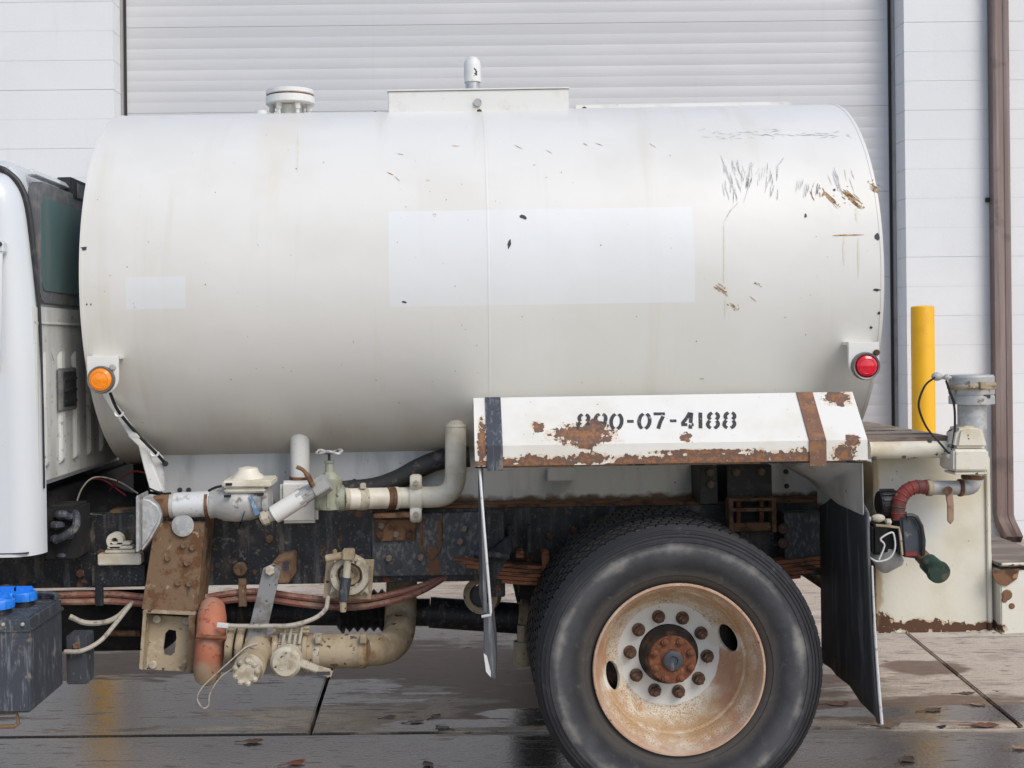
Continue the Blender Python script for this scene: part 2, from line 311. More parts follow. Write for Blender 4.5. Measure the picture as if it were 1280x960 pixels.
M['hose'] = mat('black_rubber_hose', (.03, .03, .031), [dict(col=(.12, .11, .1), scale=24, lo=.52, hi=.68), dict(col=(.16, .05, .06), scale=9, lo=.62, hi=.7)], rough=.7, bump=.001)
M['redhose'] = mat('red_rubber_hose', (.19, .028, .024), [dict(col=(.06, .04, .035), scale=16, lo=.5, hi=.6), dict(col=(.3, .18, .12), scale=26, lo=.62, hi=.7)], rough=.65, bump=.0015)
M['rubber'] = mat('flap_rubber', (.06, .061, .065), [dict(col=(.23, .23, .23), scale=(30, 22, 2.2), lo=.5, hi=.75, detail=6), dict(col=(.2, .195, .185), scale=(60, 40, 3), lo=.62, hi=.75, op=.7)], rough=.6, bump=.001)
M['amber'] = mat('amber_lens', (.95, .28, .005), [dict(col=(.7, .17, .0), scale=120, lo=.5, hi=.6, op=.4)], rough=.18, coat=.5)
M['redlens'] = mat('red_lens', (.72, .008, .03), [dict(col=(.5, .0, .015), scale=120, lo=.5, hi=.6, op=.5)], rough=.18, coat=.5)
M['darkring'] = mat('dull_lamp_ring', (.2, .19, .18), rough=.4, metal=.5)
M['blue'] = mat('blue_plastic_cap', (.015, .20, .72), [dict(col=(.1, .3, .66), scale=24, lo=.55, hi=.7)], rough=.45)
M['boxblk'] = mat('scuffed_black_box', (.045, .052, .066), [dict(col=(.16, .17, .19), scale=(60, 40, 8), lo=.52, hi=.72, dist=.6), dict(col=(.3, .3, .3), scale=(120, 60, 14), lo=.64, hi=.72), dict(col=(.2, .18, .15), scale=14, lo=.6, hi=.72)], rough=.6, bump=.001)
M['wire'] = mat('pale_grey_cable', (.4, .37, .31), [dict(col=(.2, .17, .13), scale=30, lo=.5, hi=.66)], rough=.7)
M['redwire'] = mat('red_wire', (.2, .02, .028), rough=.5)
M['blkwire'] = mat('black_wire', (.012, .012, .013), rough=.5)
M['rag'] = mat('blue_cloth_scrap', (.12, .22, .36), [dict(col=(.3, .38, .46), scale=40, lo=.5, hi=.6)], rough=.9)
M['deck'] = mat('brown_deck_plate', (.2, .155, .125), [dict(col=(.3, .25, .21), scale=(3, 12, 10), lo=.45, hi=.65), dict(col=(.1, .07, .055), scale=(3, 26, 9), lo=.6, hi=.66)], rough=.85, bump=.002)
wc = U(853.5, 837, 0)-ROOT0
M['tyre'] = mat('tyre_rubber', (.012, .0125, .016), [
    dict(kind='radial', c=wc, r=.425, w=.07, col=(.062, .064, .07), scale=7, namp=1.3, lo=.0, hi=1.2, detail=6),
    dict(kind='radial', c=wc, r=.435, w=.045, col=(.23, .225, .205), scale=7, namp=2.6, lo=.5, hi=1.5, detail=7),
    dict(kind='radial', c=wc, r=.33, w=.045, col=(.05, .043, .038), scale=12, namp=1, lo=0, hi=.8),
    dict(col=(.09, .092, .1), scale=26, lo=.6, hi=.75, op=.5)], rough=.68, bump=.0012, bscale=80)
M['rim'] = mat('rusty_cream_rim', (.66, .605, .50), [
    dict(kind='radial', c=wc, r=.255, w=.075, col=(.43, .26, .12), scale=11, namp=2.6, lo=.25, hi=1.1, op=.8),
    dict(col=(.33, .17, .065), scale=190, lo=.47, hi=.6, op=.8, mask=(6, .3, .55)),
    dict(kind='radial', c=wc, r=.30, w=.03, col=(.42, .25, .16), scale=14, namp=1.9, lo=.1, hi=1.0, op=.8),
    dict(kind='blobs', blobs=[(wc.x+.20, wc.z-.04, .07, .24), (wc.x-.27, wc.z+.02, .04, .12)], col=(.38, .17, .10), scale=14, namp=1.3, lo=.1, hi=.7, op=.7),
    dict(col=(.40, .21, .085), scale=(26, 26, 26), lo=.54, hi=.66, op=.6, mask=(5, .42, .6)),
    dict(kind='radial', c=wc, r=.10, w=.093, col=(.70, .70, .665), scale=16, namp=.16, lo=.0, hi=.06),
    dict(kind='blobs', blobs=[(wc.x+.205, wc.z+.06, .075, .06), (wc.x-.215, wc.z-.062, .06, .06)], col=(.64, .61, .53), scale=12, namp=.7, lo=.1, hi=.4),
    dict(col=(.2, .1, .04), scale=45, lo=.67, hi=.7)], rough=.6, bump=.0008, bscale=60)
M['hub'] = mat('greasy_dark_hub', (.035, .028, .026), [dict(col=(.12, .06, .035), scale=20, lo=.52, hi=.65), dict(col=(.14, .13, .13), scale=9, lo=.6, hi=.75)], rough=.6, bump=.001)
M['nut'] = mat('rusty_lug_nut', (.10, .055, .038), [dict(col=(.2, .12, .08), scale=70, lo=.5, hi=.65)], rough=.7, metal=.2)
M['pinbolt'] = mat('dull_bolt_head', (.22, .17, .125), [dict(col=(.12, .08, .06), scale=60, lo=.5, hi=.6)], rough=.7)
M['wall'] = mat('white_painted_block', (.79, .805, .81), [dict(col=(.745, .76, .77), scale=1.1, lo=.42, hi=.66, op=.7), dict(col=(.66, .66, .64), scale=(5, 5, .7), lo=.6, hi=.8, op=.4)], rough=.75, bump=.001, bscale=42, coord='World')
M['mortar'] = mat('painted_mortar', (.62, .64, .655), rough=.85, coord='World')
M['door'] = mat('light_grey_door_paint', (.59, .592, .60), [dict(col=(.625, .625, .632), scale=(.8, 1, 3), lo=.4, hi=.7), dict(col=(.54, .535, .53), scale=(7, 1, .6), lo=.55, hi=.8, op=.5)], rough=.5, coord='World')
M['seal'] = mat('black_rubber_seal', (.03, .03, .033), rough=.7)
M['track'] = mat('grey_metal_trim', (.36, .35, .34), [dict(col=(.27, .25, .23), scale=6, lo=.5, hi=.7)], rough=.5)
M['spout'] = mat('brown_painted_downspout', (.165, .115, .10), [dict(col=(.21, .155, .14), scale=(30, 10, 1.2), lo=.45, hi=.65), dict(col=(.12, .085, .075), scale=5, lo=.58, hi=.7)], rough=.55, coord='World')
M['yellow'] = mat('yellow_bollard_paint', (.86, .45, .005), [dict(col=(.74, .36, .01), scale=5, lo=.5, hi=.7, op=.6), dict(col=(.35, .22, .08), scale=40, lo=.7, hi=.73)], rough=.45, coord='World')
M['greystrap'] = mat('grey_dusty_strap', (.23, .235, .235), [dict(col=(.15, .14, .125), scale=16, lo=.45, hi=.62), dict(col=(.03, .028, .026), scale=34, lo=.62, hi=.66), dict(col=(.3, .27, .22), scale=9, lo=.6, hi=.7)], rough=.75, bump=.001)
M['ruststrap'] = mat('rusted_flat_strap', (.19, .10, .065), [dict(col=(.28, .14, .07), scale=22, lo=.45, hi=.62), dict(col=(.12, .085, .075), scale=9, lo=.5, hi=.65), dict(col=(.33, .25, .2), scale=60, lo=.62, hi=.68)], rough=.85, bump=.0015, bscale=70)
M['tread'] = mat('tread_rubber', (.010, .0105, .012), [dict(col=(.05, .05, .052), scale=30, lo=.55, hi=.7)], rough=.6)
M['flapgrey'] = mat('scuffed_grey_flap', (.075, .08, .088), [dict(col=(.2, .215, .23), scale=(60, 30, 4), lo=.5, hi=.68), dict(col=(.38, .38, .37), scale=(120, 40, 8), lo=.64, hi=.72)], rough=.5, bump=.001)
# ------------------------------------------------------------------ the ground: concrete slabs on a base sheet
YJ = .977
def gb(px, py, rx, ry):                                       # a patch on the ground, radii in metres
    p = G(px, py); return (p.x, p.y, rx, ry)
WETB = [gb(150, 872, 1.5, .42), gb(665, 893, .28, .10), gb(610, 905, .45, .07), gb(190, 940, 2.2, .30), gb(1210, 890, .75, .13), gb(540, 942, 1.6, .22), gb(1160, 945, 1.3, .26), gb(90, 905, 1.2, .1)]
DAMPSHADEB = [gb(330, 835, 2.2, .55), gb(820, 860, 1.1, .6), gb(1160, 887, .9, .2), gb(-100, 850, 2, 1.2), gb(1150, 835, .22, .16), gb(560, 850, .5, .12), gb(660, 890, .4, .2)]  # damp patches; the broad ones also paint in the truck's shade
CONC = [
    dict(col=(.60, .52, .44), scale=.9, lo=.4, hi=.65),
    dict(col=(.33, .27, .22), scale=(1.1, 6, 1), lo=.5, hi=.68, detail=4, op=.7),
    dict(col=(.15, .115, .092), scale=(2.2, 15, 1), lo=.58, hi=.7, detail=4, op=.8),
    dict(col=(.56, .5, .43), scale=26, lo=.56, hi=.66, op=.5), dict(col=(.2, .155, .12), scale=130, lo=.54, hi=.64, op=.6), dict(col=(.19, .145, .11), scale=(3, 5, 1), lo=.56, hi=.63, op=.35),
    dict(kind='blobs', plane='xy', blobs=DAMPSHADEB, col=(.15, .09, .054), scale=(2.6, 7, 1), namp=2.0, lo=-.1, hi=.25, op=.9, rough=.62),
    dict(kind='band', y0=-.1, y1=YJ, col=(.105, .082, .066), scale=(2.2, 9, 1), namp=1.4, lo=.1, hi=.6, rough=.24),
    dict(kind='blobs', plane='xy', blobs=WETB, col=(.085, .070, .061), scale=(2.0, 7, 1), namp=1.8, lo=.0, hi=.18, rough=.15),
    dict(col=(.05, .04, .032), scale=(7, 40, 1), lo=.56, hi=.66, op=.7, rough=.5), dict(col=(.16, .13, .11), scale=120, lo=.58, hi=.66, op=.5, rough=.5),
    dict(col=(.03, .025, .022), scale=(9, 16, 1), lo=.70, hi=.72, detail=3),
    dict(col=(.55, .53, .5), scale=(8, 20, 1), lo=.745, hi=.76, detail=3)]
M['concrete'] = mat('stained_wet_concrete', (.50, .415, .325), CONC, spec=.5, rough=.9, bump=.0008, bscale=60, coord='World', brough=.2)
M['base'] = mat('dark_joint_base', (.035, .03, .027), [dict(col=(.06, .05, .045), scale=6, lo=.45, hi=.6)], rough=.95, coord='World')
ground = place('ground', B().add([(-300,-300,-.05),(300,-300,-.05),(300,300,-.05),(-300,300,-.05)], [(0,1,2,3)]), M['base'], smooth=0); ground['kind'] = 'structure'
def slab(poly, dz=0):
    g = .009; n = len(poly); c = Vector((sum(p[0] for p in poly)/n, sum(p[1] for p in poly)/n)); pts = []
    for i in range(n):                                        # inset every edge by half a joint
        p0, p1, p2 = Vector(poly[i-1]), Vector(poly[i]), Vector(poly[(i+1) % n])
        d1, d2 = (p1-p0).normalized(), (p2-p1).normalized(); n1, n2 = Vector((-d1.y, d1.x)), Vector((-d2.y, d2.x))
        k = g/(1+n1.dot(n2)); pts.append(p1+(n1+n2)*k)
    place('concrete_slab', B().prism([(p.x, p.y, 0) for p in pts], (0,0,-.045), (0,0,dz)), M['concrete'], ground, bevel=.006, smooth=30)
def jl(a, b, y): t = (y-a.y)/(b.y-a.y); return (a.x+(b.x-a.x)*t, y)
La, Lb = G(435, 770), G(388, 915); Ra, Rb = G(1135, 793), G(1280, 912)
YF = 6.0
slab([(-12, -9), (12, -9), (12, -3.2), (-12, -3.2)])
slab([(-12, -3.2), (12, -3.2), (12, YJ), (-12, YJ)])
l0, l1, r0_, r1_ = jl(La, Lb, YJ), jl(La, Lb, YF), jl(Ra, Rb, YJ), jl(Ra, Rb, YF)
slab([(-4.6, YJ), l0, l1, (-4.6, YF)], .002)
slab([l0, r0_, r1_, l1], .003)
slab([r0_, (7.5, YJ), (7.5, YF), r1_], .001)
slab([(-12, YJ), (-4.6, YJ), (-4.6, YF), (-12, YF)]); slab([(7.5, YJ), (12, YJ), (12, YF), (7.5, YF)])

# ------------------------------------------------------------------ the building: block courses, sectional door, downspout
YW, YD = 5.97, 6.24
bd = thing('building', 'white painted block building with a wide grey sectional door behind the truck', 'building', (0, YW, 0))
XL, XR = W(141.5, 75, YW).x, W(1132, 260, YW).x
PIT = 36.7/S(YW); ZT = W(1150, 27.8, YW).z; ztop = ZT+PIT*8
def bpart(name, b, m, parent=None, bevel=0, smooth=30, off=(0,YW,0)):
    return link(name, b.mesh(name, off, bevel, smooth), m, parent or bd)
for x0, x1 in ((-11, XL), (XR, 12)):
    bpart('wall_core', B().box((x0+.006, YW+.002, 0), (x1-.006, YW+.4, ztop+PIT)) , M['mortar'])
    me = B().box((x0, 0, .0012), (x1, .42, PIT-.0012)).mesh('wall_course', bevel=.0012)
    k = 0; z = ZT-PIT*18
    while z < ztop:
        if z > -.02:
            link('wall_course', me, M['wall'], bd, (0, random.uniform(-.0012, .0012), z))
        z += PIT
    zb = ZT-PIT*math.floor(ZT/PIT)
    bpart('wall_course', B().box((x0, YW, 0), (x1, YW+.42, zb-.0035)), M['wall'], bevel=.004)
me = B().box((XL+.005, 0, .0035), (XR-.005, .42, PIT-.0035)).mesh('wall_course', bevel=.004)
for i in range(5, 8): link('wall_course', me, M['wall'], bd, (0, .001, ZT+PIT*i))
ZS, PS = W(1100, 132, YD).z, 107/S(YD)
DX0, DX1 = XL+.02, XR-.02
prof = []; rb = PS/8
for i in range(8):                                            # eight shallow ribs to a section
    z = i*rb; d = .0014 if i % 2 else .0009
    e = .0045
    prof += [(0, z+.002+e), (0, z+rb-.004-e), (d, z+rb-.004), (d, z+rb-.001)] if i else [(0, .001), (0, rb-.004-e), (d, rb-.004), (d, rb-.001)]
prof = prof[:-2]+[(0, PS-.0015)]
def section(): 
    b = B(); pts = [(DX0, p[0], p[1]) for p in prof]+[(DX0, .045, PS-.0015), (DX0, .045, .001)]
    return b.prism(pts, (0,0,0), (DX1-DX0, 0, 0)).mesh('door_panel', smooth=20)
dm = section()
gd = bpart('garage_door', B().box((DX0, YD+.03, 0), (DX1, YD+.06, ZT+PIT*5)), M['door'])
z = ZS-PS*6
while z < ZT+PIT*5:
    if z > -.2 and z+PS > .1: link('door_panel', dm, M['door'], gd, (0, YD-YW, z))
    z += PS
for x, sg in ((DX0, 1), (DX1, -1)):
    bpart('edge_seal', B().box((x+sg*.000, YD-.012, 0), (x+sg*.022, YD-.002, ZT+PIT*4.9)), M['seal'], gd)
    bpart('side_trim', B().box((x-sg*.001, YD-.05, 0), (x-sg*.019, YD+.02, ZT+PIT*4.9)), M['track'], gd, bevel=.002)
# downspout
XS = W(1246.5, 330, YW).x; wS = .138
ds_pts = [(XS, YW-.065, ZT+PIT*7), (XS, YW-.065, W(1246, 640, YW).z), (XS+.012, YW-.075, W(1246, 652, YW).z), (XS+.045, YW-.15, W(1246, 672, YW).z)]
b = B(); pr = []
for i, p in enumerate(ds_pts):
    nx = [Vector((0,0,1)), Vector((0,-.2,1)).normalized(), Vector((-.2,.55,.8)).normalized(), Vector((-.3,.75,.6)).normalized()][i]
    tng = nx; sx = Vector((1,0,0)); sy = tng.cross(sx).normalized()
    ring = []
    for a, c in ((-1,-1), (-.33,-1), (-.28,-.86), (.28,-.86), (.33,-1), (1,-1), (1,1), (-1,1)): ring.append(Vector(p)+sx*a*wS/2+sy*(-c)*.045*(-1))
    pr.append(ring)
vs_ = [v for r_ in pr for v in r_]; n = 8
fs_ = [(i*n+k, i*n+(k+1) % n, (i+1)*n+(k+1) % n, (i+1)*n+k) for i in range(len(pr)-1) for k in range(n)]
spout = bpart('downspout', b.add(vs_, fs_), M['spout'], smooth=25)
sm = spout.modifiers.new('wall', 'SOLIDIFY'); sm.thickness = .003
for zz in (W(1246, 250, YW).z, ZT+PIT*4):
    bpart('strap', B().box((XS-.098, YW-.03, zz-.018), (XS-.0692, YW-.001, zz+.018)).box((XS+.0692, YW-.03, zz-.018), (XS+.098, YW-.001, zz+.018)), M['seal'], spout, bevel=.004)
# bollards
pB = W(1153, 383, 5.5); rB = 14/S(5.5)
b = B().lathe([(rB, 0), (rB, pB.z-.012), (rB*.96, pB.z-.003), (rB*.8, pB.z+.002), (rB*.4, pB.z+.006), (.005, pB.z+.007)], (pB.x, 5.5, 0), (0,0,1), 40)
bm2 = b.mesh('bollard', (pB.x, 5.5, 0), smooth=40)
bo = link('bollard', bm2, M['yellow'], None, (pB.x, 5.5, 0)); tag(bo, 'tall yellow steel bollard standing beside the right edge of the garage door', 'bollard', 'bollards guarding the garage door')
b2 = link('bollard', bm2, M['yellow'], None, (G(145, 688).x, 5.5, 0)); tag(b2, 'yellow steel bollard at the left edge of the garage door, hidden behind the truck', 'bollard', 'bollards guarding the garage door')
# ------------------------------------------------------------------ the truck
TRUCK = thing('water_truck', 'white water tank truck with rusty rear wheel parked before the grey door', 'truck', ROOT0)
TRUCK.rotation_euler = (0, -TILT, 0)
X = Vector((1,0,0)); Y = Vector((0,1,0)); Z = Vector((0,0,1))
_bc = {}
def bolts(parent, pts, r, m, h=None, name='bolt', n=6):
    h = h or r*.9; k = (round(r, 4), round(h, 4), n, m.name)
    if k not in _bc: _bc[k] = B().lathe([(r*.98, 0), (r, -h*.8), (r*.8, -h)], (0,0,0), (0,1,0), n).mesh('bolt', smooth=25)
    for p in pts: link(name, _bc[k], m, parent, Vector(p)-ROOT0)
def pbox(px0, py0, px1, py1, y0, y1, b=None):                 # box whose near face spans these pixels at depth y0
    pm, qm = (px0+px1)/2, (py0+py1)/2
    return (b or B()).box((U(px0, qm, y0).x, y0, U(pm, py0, y0).z), (U(px1, qm, y0).x, y1, U(pm, py1, y0).z))
def pcyl(p, q, rpx, y, y2=None, r2=None, n=20, b=None):
    y2 = y if y2 is None else y2
    return (b or B()).cyl(U(*p, y), U(*q, y2), rpx/S(y), None if r2 is None else r2/S(y2), n)

# ---- tank
XT0, XT1 = U(102.5, 335, TKY-TKR).x, U(1107.5, 332, TKY-TKR).x
LT = XT1-XT0
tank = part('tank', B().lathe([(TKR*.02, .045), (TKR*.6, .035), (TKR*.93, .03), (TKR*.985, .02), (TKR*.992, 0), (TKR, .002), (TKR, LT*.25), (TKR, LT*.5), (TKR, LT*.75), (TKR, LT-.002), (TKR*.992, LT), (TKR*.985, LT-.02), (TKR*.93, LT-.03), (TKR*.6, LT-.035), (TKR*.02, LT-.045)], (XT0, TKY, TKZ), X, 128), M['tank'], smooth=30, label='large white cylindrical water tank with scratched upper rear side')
XW = tk(614, 340).x
part('weld_seam', B().lathe([(TKR-.002, -.005), (TKR+.0008, -.004), (TKR+.0012, 0), (TKR+.0008, .004), (TKR-.002, .005)], (XW, TKY, TKZ), X, 128), M['tank'], tank)
for xx in (XT0+.004, XT1-.004):
    part('end_rim', B().lathe([(TKR-.004, -.006), (TKR+.0015, -.006), (TKR+.0015, .006), (TKR-.004, .006)], (xx, TKY, TKZ), X, 128, closed=True), M['tank'], tank)
# marks on the shell
def ribbon(b, pts, wd, lift=.0014, taper=True):
    """a thin mark that follows the shell through photograph points"""
    q = []
    for i in range(len(pts)-1):
        (ax, ay), (bx, by) = pts[i], pts[i+1]; n = 4
        for k in range(n+(i == len(pts)-2)): t = k/n; q.append(tk(ax+(bx-ax)*t, ay+(by-ay)*t))
    m = len(q); vs = []; fs = []
    for i, p in enumerate(q):
        nm = Vector((0, p.y-TKY, p.z-TKZ)).normalized(); tg = (q[min(i+1, m-1)]-q[max(i-1, 0)]).normalized(); sd = tg.cross(nm).normalized()
        f = math.sin(math.pi*(.08+.84*i/(m-1))) if taper else 1
        a = wd*f*random.uniform(.6, 1.3)/2
        vs += [p+nm*lift+sd*a, p+nm*lift-sd*a]
    for i in range(m-1): fs.append((i*2, i*2+1, i*2+3, i*2+2))
    b.add(vs, fs)
def chip(b, px, py, rx, ry, lift=.0014, ang=0):
    c = tk(px, py); n = 9; vs = [c+Vector((0, c.y-TKY, c.z-TKZ)).normalized()*lift]; fs = []
    for k in range(n):
        t = 2*math.pi*k/n; f = random.uniform(.55, 1.15); dx, dy = math.cos(t)*rx*f, math.sin(t)*ry*f
        p = tk(px+dx*math.cos(ang)-dy*math.sin(ang), py+dx*math.sin(ang)+dy*math.cos(ang)); vs.append(p+Vector((0, p.y-TKY, p.z-TKZ)).normalized()*lift)
    for k in range(n): fs.append((0, 1+k, 1+(k+1) % n))
    b.add(vs, fs)
rnd = random.uniform
sb, rb_, cb, rr = B(), B(), B(), B()
ribbon(sb, [(904,193),(912,215),(925,247)], .007)
for i in range(52):
    x, y = rnd(906, 978), rnd(198, 236); d = rnd(8, 19)
    ribbon(sb, [(x, y), (x+rnd(-1, 6)*(1 if x < 935 else -1), y+d)], rnd(.002, .0055))
for i in range(7): x = 1000+i*2.4; y = rnd(222, 230); ribbon(sb, [(x, y), (x-2, y+rnd(10, 18))], rnd(.002, .005))
for i in range(12): x = rnd(1037, 1068); y = rnd(208, 226); ribbon(sb, [(x, y), (x+rnd(2, 7), y+rnd(9, 20))], rnd(.002, .005))
for i in range(6): x = rnd(1018, 1028); y = rnd(226, 234); ribbon(sb, [(x, y), (x-2, y+rnd(6, 12))], rnd(.003, .005))
for i in range(46):
    x = rnd(874, 1062); y = 166+2.5*math.sin(x*.05)+rnd(-4, 5); ribbon(sb, [(x, y), (x+rnd(3, 13), y+rnd(-3, 3))], rnd(.001, .0032))
for i in range(8): x = 945+i*13; ribbon(sb, [(x, 167+rnd(-1, 1)), (x+14, 168+rnd(-1, 1.5))], .003)
ribbon(sb, [(926,252),(916,262),(907,278)], .003); ribbon(sb, [(972,209),(983,196)], .004); ribbon(sb, [(975,206),(981,199)], .004)
def scrape(p0, p1, half, n, dark=.35):                       # many thin broken strokes and flakes side by side
    (x0, y0), (x1, y1) = p0, p1; L_ = math.hypot(x1-x0, y1-y0); ux, uy = (x1-x0)/L_, (y1-y0)/L_
    for i in range(n):
        o = random.gauss(0, half*.45); a = rnd(0, .6); e = a+rnd(.15, .55); e = min(e, 1)
        ax, ay = x0+ux*L_*a-uy*o, y0+uy*L_*a+ux*o; bx, by = x0+ux*L_*e-uy*(o+rnd(-1, 1)), y0+uy*L_*e+ux*(o+rnd(-1, 1))
        ribbon(cb if random.random() < dark*.4 else rb_, [(ax, ay), (bx, by)], rnd(.0012, .0045), lift=.0014+.0002*random.random())
    for i in range(n//2):
        t = rnd(0, 1); o = random.gauss(0, half*.6); chip(rb_, x0+ux*L_*t-uy*o, y0+uy*L_*t+ux*o, rnd(.5, 1.6), rnd(.5, 1.4), lift=.0017)
scrape((1056,236), (1083,259), 5, 34); scrape((1033,238), (1053,259), 4, 20); scrape((1087,226), (1104,240), 5, 20)
scrape((896,354), (915,370), 4, 16); scrape((912,376), (927,386), 3, 9); scrape((945,351), (956,354), 2, 5)
for i in range(9): x = rnd(1010, 1032); y = rnd(232, 243); ribbon(rb_, [(x, y), (x+rnd(-2, 4), y+rnd(3, 8))], .004)
ribbon(rb_, [(1044,293),(1058,292.5),(1083,292)], .0055)
for x, y in ((492,214), (572,180), (735,178), (499,221), (690,187), (752,180), (504,189), (651,182), (818,181), (880,470), (949,353), (944,372)): ribbon(rb_, [(x-rnd(2,5), y-rnd(-2,4)), (x+rnd(2,6), y+rnd(1,4))], rnd(.002, .0045))
for x, y0, y1, wd in ((1058,295,330,.012), (1076,295,345,.008), (908,280,352,.008), (1074,258,275,.014), (910,372,395,.01), (375,158,215,.008)): ribbon(rr, [(x, y0), (x+.5, (y0+y1)/2), (x, y1)], wd, .0010)
chip(cb, 657,270,5,2.5, ang=.4); chip(cb, 640,303,2.2,7, ang=.3); chip(cb, 508,376,4,1.2, ang=.2); chip(cb, 1010,268,2,3.5)
chip(cb, 108.5,309,5,3); chip(cb, 112,379,1.2,1.4); chip(cb, 117,379,1.2,1.4); chip(cb, 1100,295,3.5,5); chip(cb, 1099,361,5,2.2); chip(cb, 1046,236,2,2); chip(cb, 1102,390,2,2); chip(cb, 1092,408,2,2.5)
for x, y in ((412,200), (370,210), (760,300), (560,250), (500,300), (270,240), (330,300), (450,420), (660,400), (255,360), (800,400), (840,195), (1020,300), (870,420), (295,475), (575,465), (1015,413), (700,212), (160,330), (187,300), (128,245)): chip(cb, x+rnd(-6,6), y+rnd(-6,6), rnd(.5,.9), rnd(.5,1.0))
part('scratch_marks', sb, M['scratch'], tank, kind='stuff'); part('rust_streaks', rr, M['rustrun'], tank, kind='stuff'); part('rust_marks', rb_, M['ruststain'], tank, kind='stuff'); part('paint_chips', cb, M['chip'], tank, kind='stuff')
# fittings on top
zt = TKZ+TKR
pf = U(366, 148, 1.2); s1 = S(1.2)
fz = U(366, 130, 1.2).z
fl_ = part('filler_flange', B().cyl((pf.x, 1.2, zt-.03), (pf.x, 1.2, fz), 14.5/s1, n=28).cyl((pf.x, 1.2, fz), (pf.x, 1.2, U(366,120.5,1.2).z), 30.5/s1, n=40), M['white'], bevel=.003, label='white pipe flange with a bolted cover on the tank top')
part('gasket', B().cyl((pf.x, 1.2, U(366,120.4,1.2).z), (pf.x, 1.2, U(366,118.6,1.2).z), 29/s1, n=40), M['brown'], fl_)
part('cover_plate', B().cyl((pf.x, 1.2, U(366,118.5,1.2).z), (pf.x, 1.2, U(366,112.5,1.2).z), 30/s1, n=40), M['white'], fl_, bevel=.003)
hb = B().cyl((0,0,0), (0,0,-.03), .013, n=6).cyl((0,0,-.03), (0,0,-.05), .008, n=8).mesh('bolt', smooth=25)
for k in range(6):
    a = 2*math.pi*k/6+.0; link('bolt', hb, M['white'], fl_, Vector((pf.x+math.cos(a)*.083, 1.2+math.sin(a)*.083, fz))-ROOT0)
pz = U(330, 145, 1.15); part('lifting_lug', B().cyl((pz.x, 1.15, zt-.02), (pz.x, 1.15, zt+.012), .03, n=20), M['white'], tank, bevel=.004)
a, b_ = U(487.5, 113, 1.0), U(714, 139, 1.0)
hz1 = a.z
hat = part('hatch_box', B().box((a.x, 1.0, zt-.08), (b_.x, 1.44, hz1)), M['white'], tank, bevel=.004, label='low white box on the tank top')
part('hatch_lid', B().box((a.x-.004, .994, hz1+.0005), (b_.x+.004, 1.446, hz1+.006)), M['white'], tank)
pv = U(600, 127, .998); part('round_plug', B().cyl((pv.x, .998, pv.z), (pv.x, .9905, pv.z), .017, n=20), M['cast'], tank)
ve = U(593.5, 100, 1.3); sv = S(1.3)
vent = part('vent_pipe', B().cyl((ve.x, 1.3, zt-.03), (ve.x, 1.3, U(593,96,1.3).z), 9.2/sv), M['galv'], label='capped vent pipe on the tank top')
zc0, zc1 = U(593,102,1.3).z, U(593,70,1.3).z; rc = 10.6/sv
part('vent_cap', B().lathe([(rc*.86, 0), (rc, 0), (rc, (zc1-zc0)*.62), (rc*.93, (zc1-zc0)*.8), (rc*.7, (zc1-zc0)*.93), (rc*.35, zc1-zc0), (.001, zc1-zc0+.002), (.001, zc1-zc0-.02), (rc*.8, (zc1-zc0)*.6)], (ve.x, 1.3, zc0), Z, 28, closed=True), M['white'], vent, smooth=45)
bb = B()
for k in range(6): bb.ball((ve.x+.012+rnd(-.006,.006), 1.3-rc*.93, zc0+.022+k*.007+rnd(-.002,.002)), .005, (1,.5,rnd(.6,1.6)), 8)
part('paint_chips', bb, M['chip'], vent, kind='stuff')
a, b_ = U(722, 137, 1.1), U(992, 131, 1.1)
part('top_walkway', B().box((a.x, 1.1, zt-.02), (b_.x, 1.34, zt+.007)), M['white'], tank, bevel=.003)
bolts(tank, [U(472,141,1.1), U(602,138.5,.985), U(733,135.5,1.085)], .012, M['brown'], name='top_bolt')

# ---- marker lamps
def lamp(px, py, lens, y0, bx0, bx1, by0, by1, lr, rr_, name, label):
    c = U(px, py, y0); s = S(y0); xx0, xx1 = U(bx0, by0, y0).x, U(bx1, by0, y0).x; zz = U(px, by0, y0).z; rad = (xx1-xx0)/2; xm = (xx0+xx1)/2; zb_ = U(px, by1, y0).z+rad
    poly = [(xx1, y0, zz), (xx0, y0, zz)]+[(xm-rad*math.cos(math.pi*k/14), y0, zb_-rad*math.sin(math.pi*k/14)) for k in range(15)]
    o = part(name, B().prism(poly, (0,0,0), (0,.012,0)).box((xx0, y0+.012, zz-.012), (xx1, y0+.14, zz)), M['white'], bevel=.002, label=label)
    part('lamp_ring', B().lathe([(rr_/s*.82, -.002), (rr_/s*.82, -.02), (rr_/s*.94, -.022), (rr_/s, -.012), (rr_/s, -.001)], c, Y, 40, closed=True), M['darkring'], o, smooth=50)
    part('lens', B().lathe([(lr/s, -.004), (lr/s, -.018), (lr/s*.93, -.026), (lr/s*.7, -.031), (lr/s*.66, -.029), (lr/s*.3, -.032), (.001, -.033)], c, Y, 40), M[lens], o, smooth=40)
    return o
la = lamp(130.5, 473, 'amber', .42, 111.5, 151, 444, 491, 14.6, 17.3, 'marker_lamp', 'round amber lamp on a white bracket')
bolts(la, [U(144.5,457.5,.419)], .012, M['cast'], n=12, name='screw')
lr_ = lamp(1084.5, 456, 'redlens', .42, 1063.5, 1102, 426, 472.5, 13.6, 17.6, 'marker_lamp', 'round red lamp on a white bracket')
bolts(lr_, [U(1098.5,439,.419)], .012, M['brown'], n=12, name='screw')
pts = spline([U(141,490,.47), U(151,512,.53), U(172,538,.6), U(197,564,.66), U(209,577,.74)], 6)
cb2 = part('lamp_cable', B().tube(pts, .0065, 8), M['blkwire'])
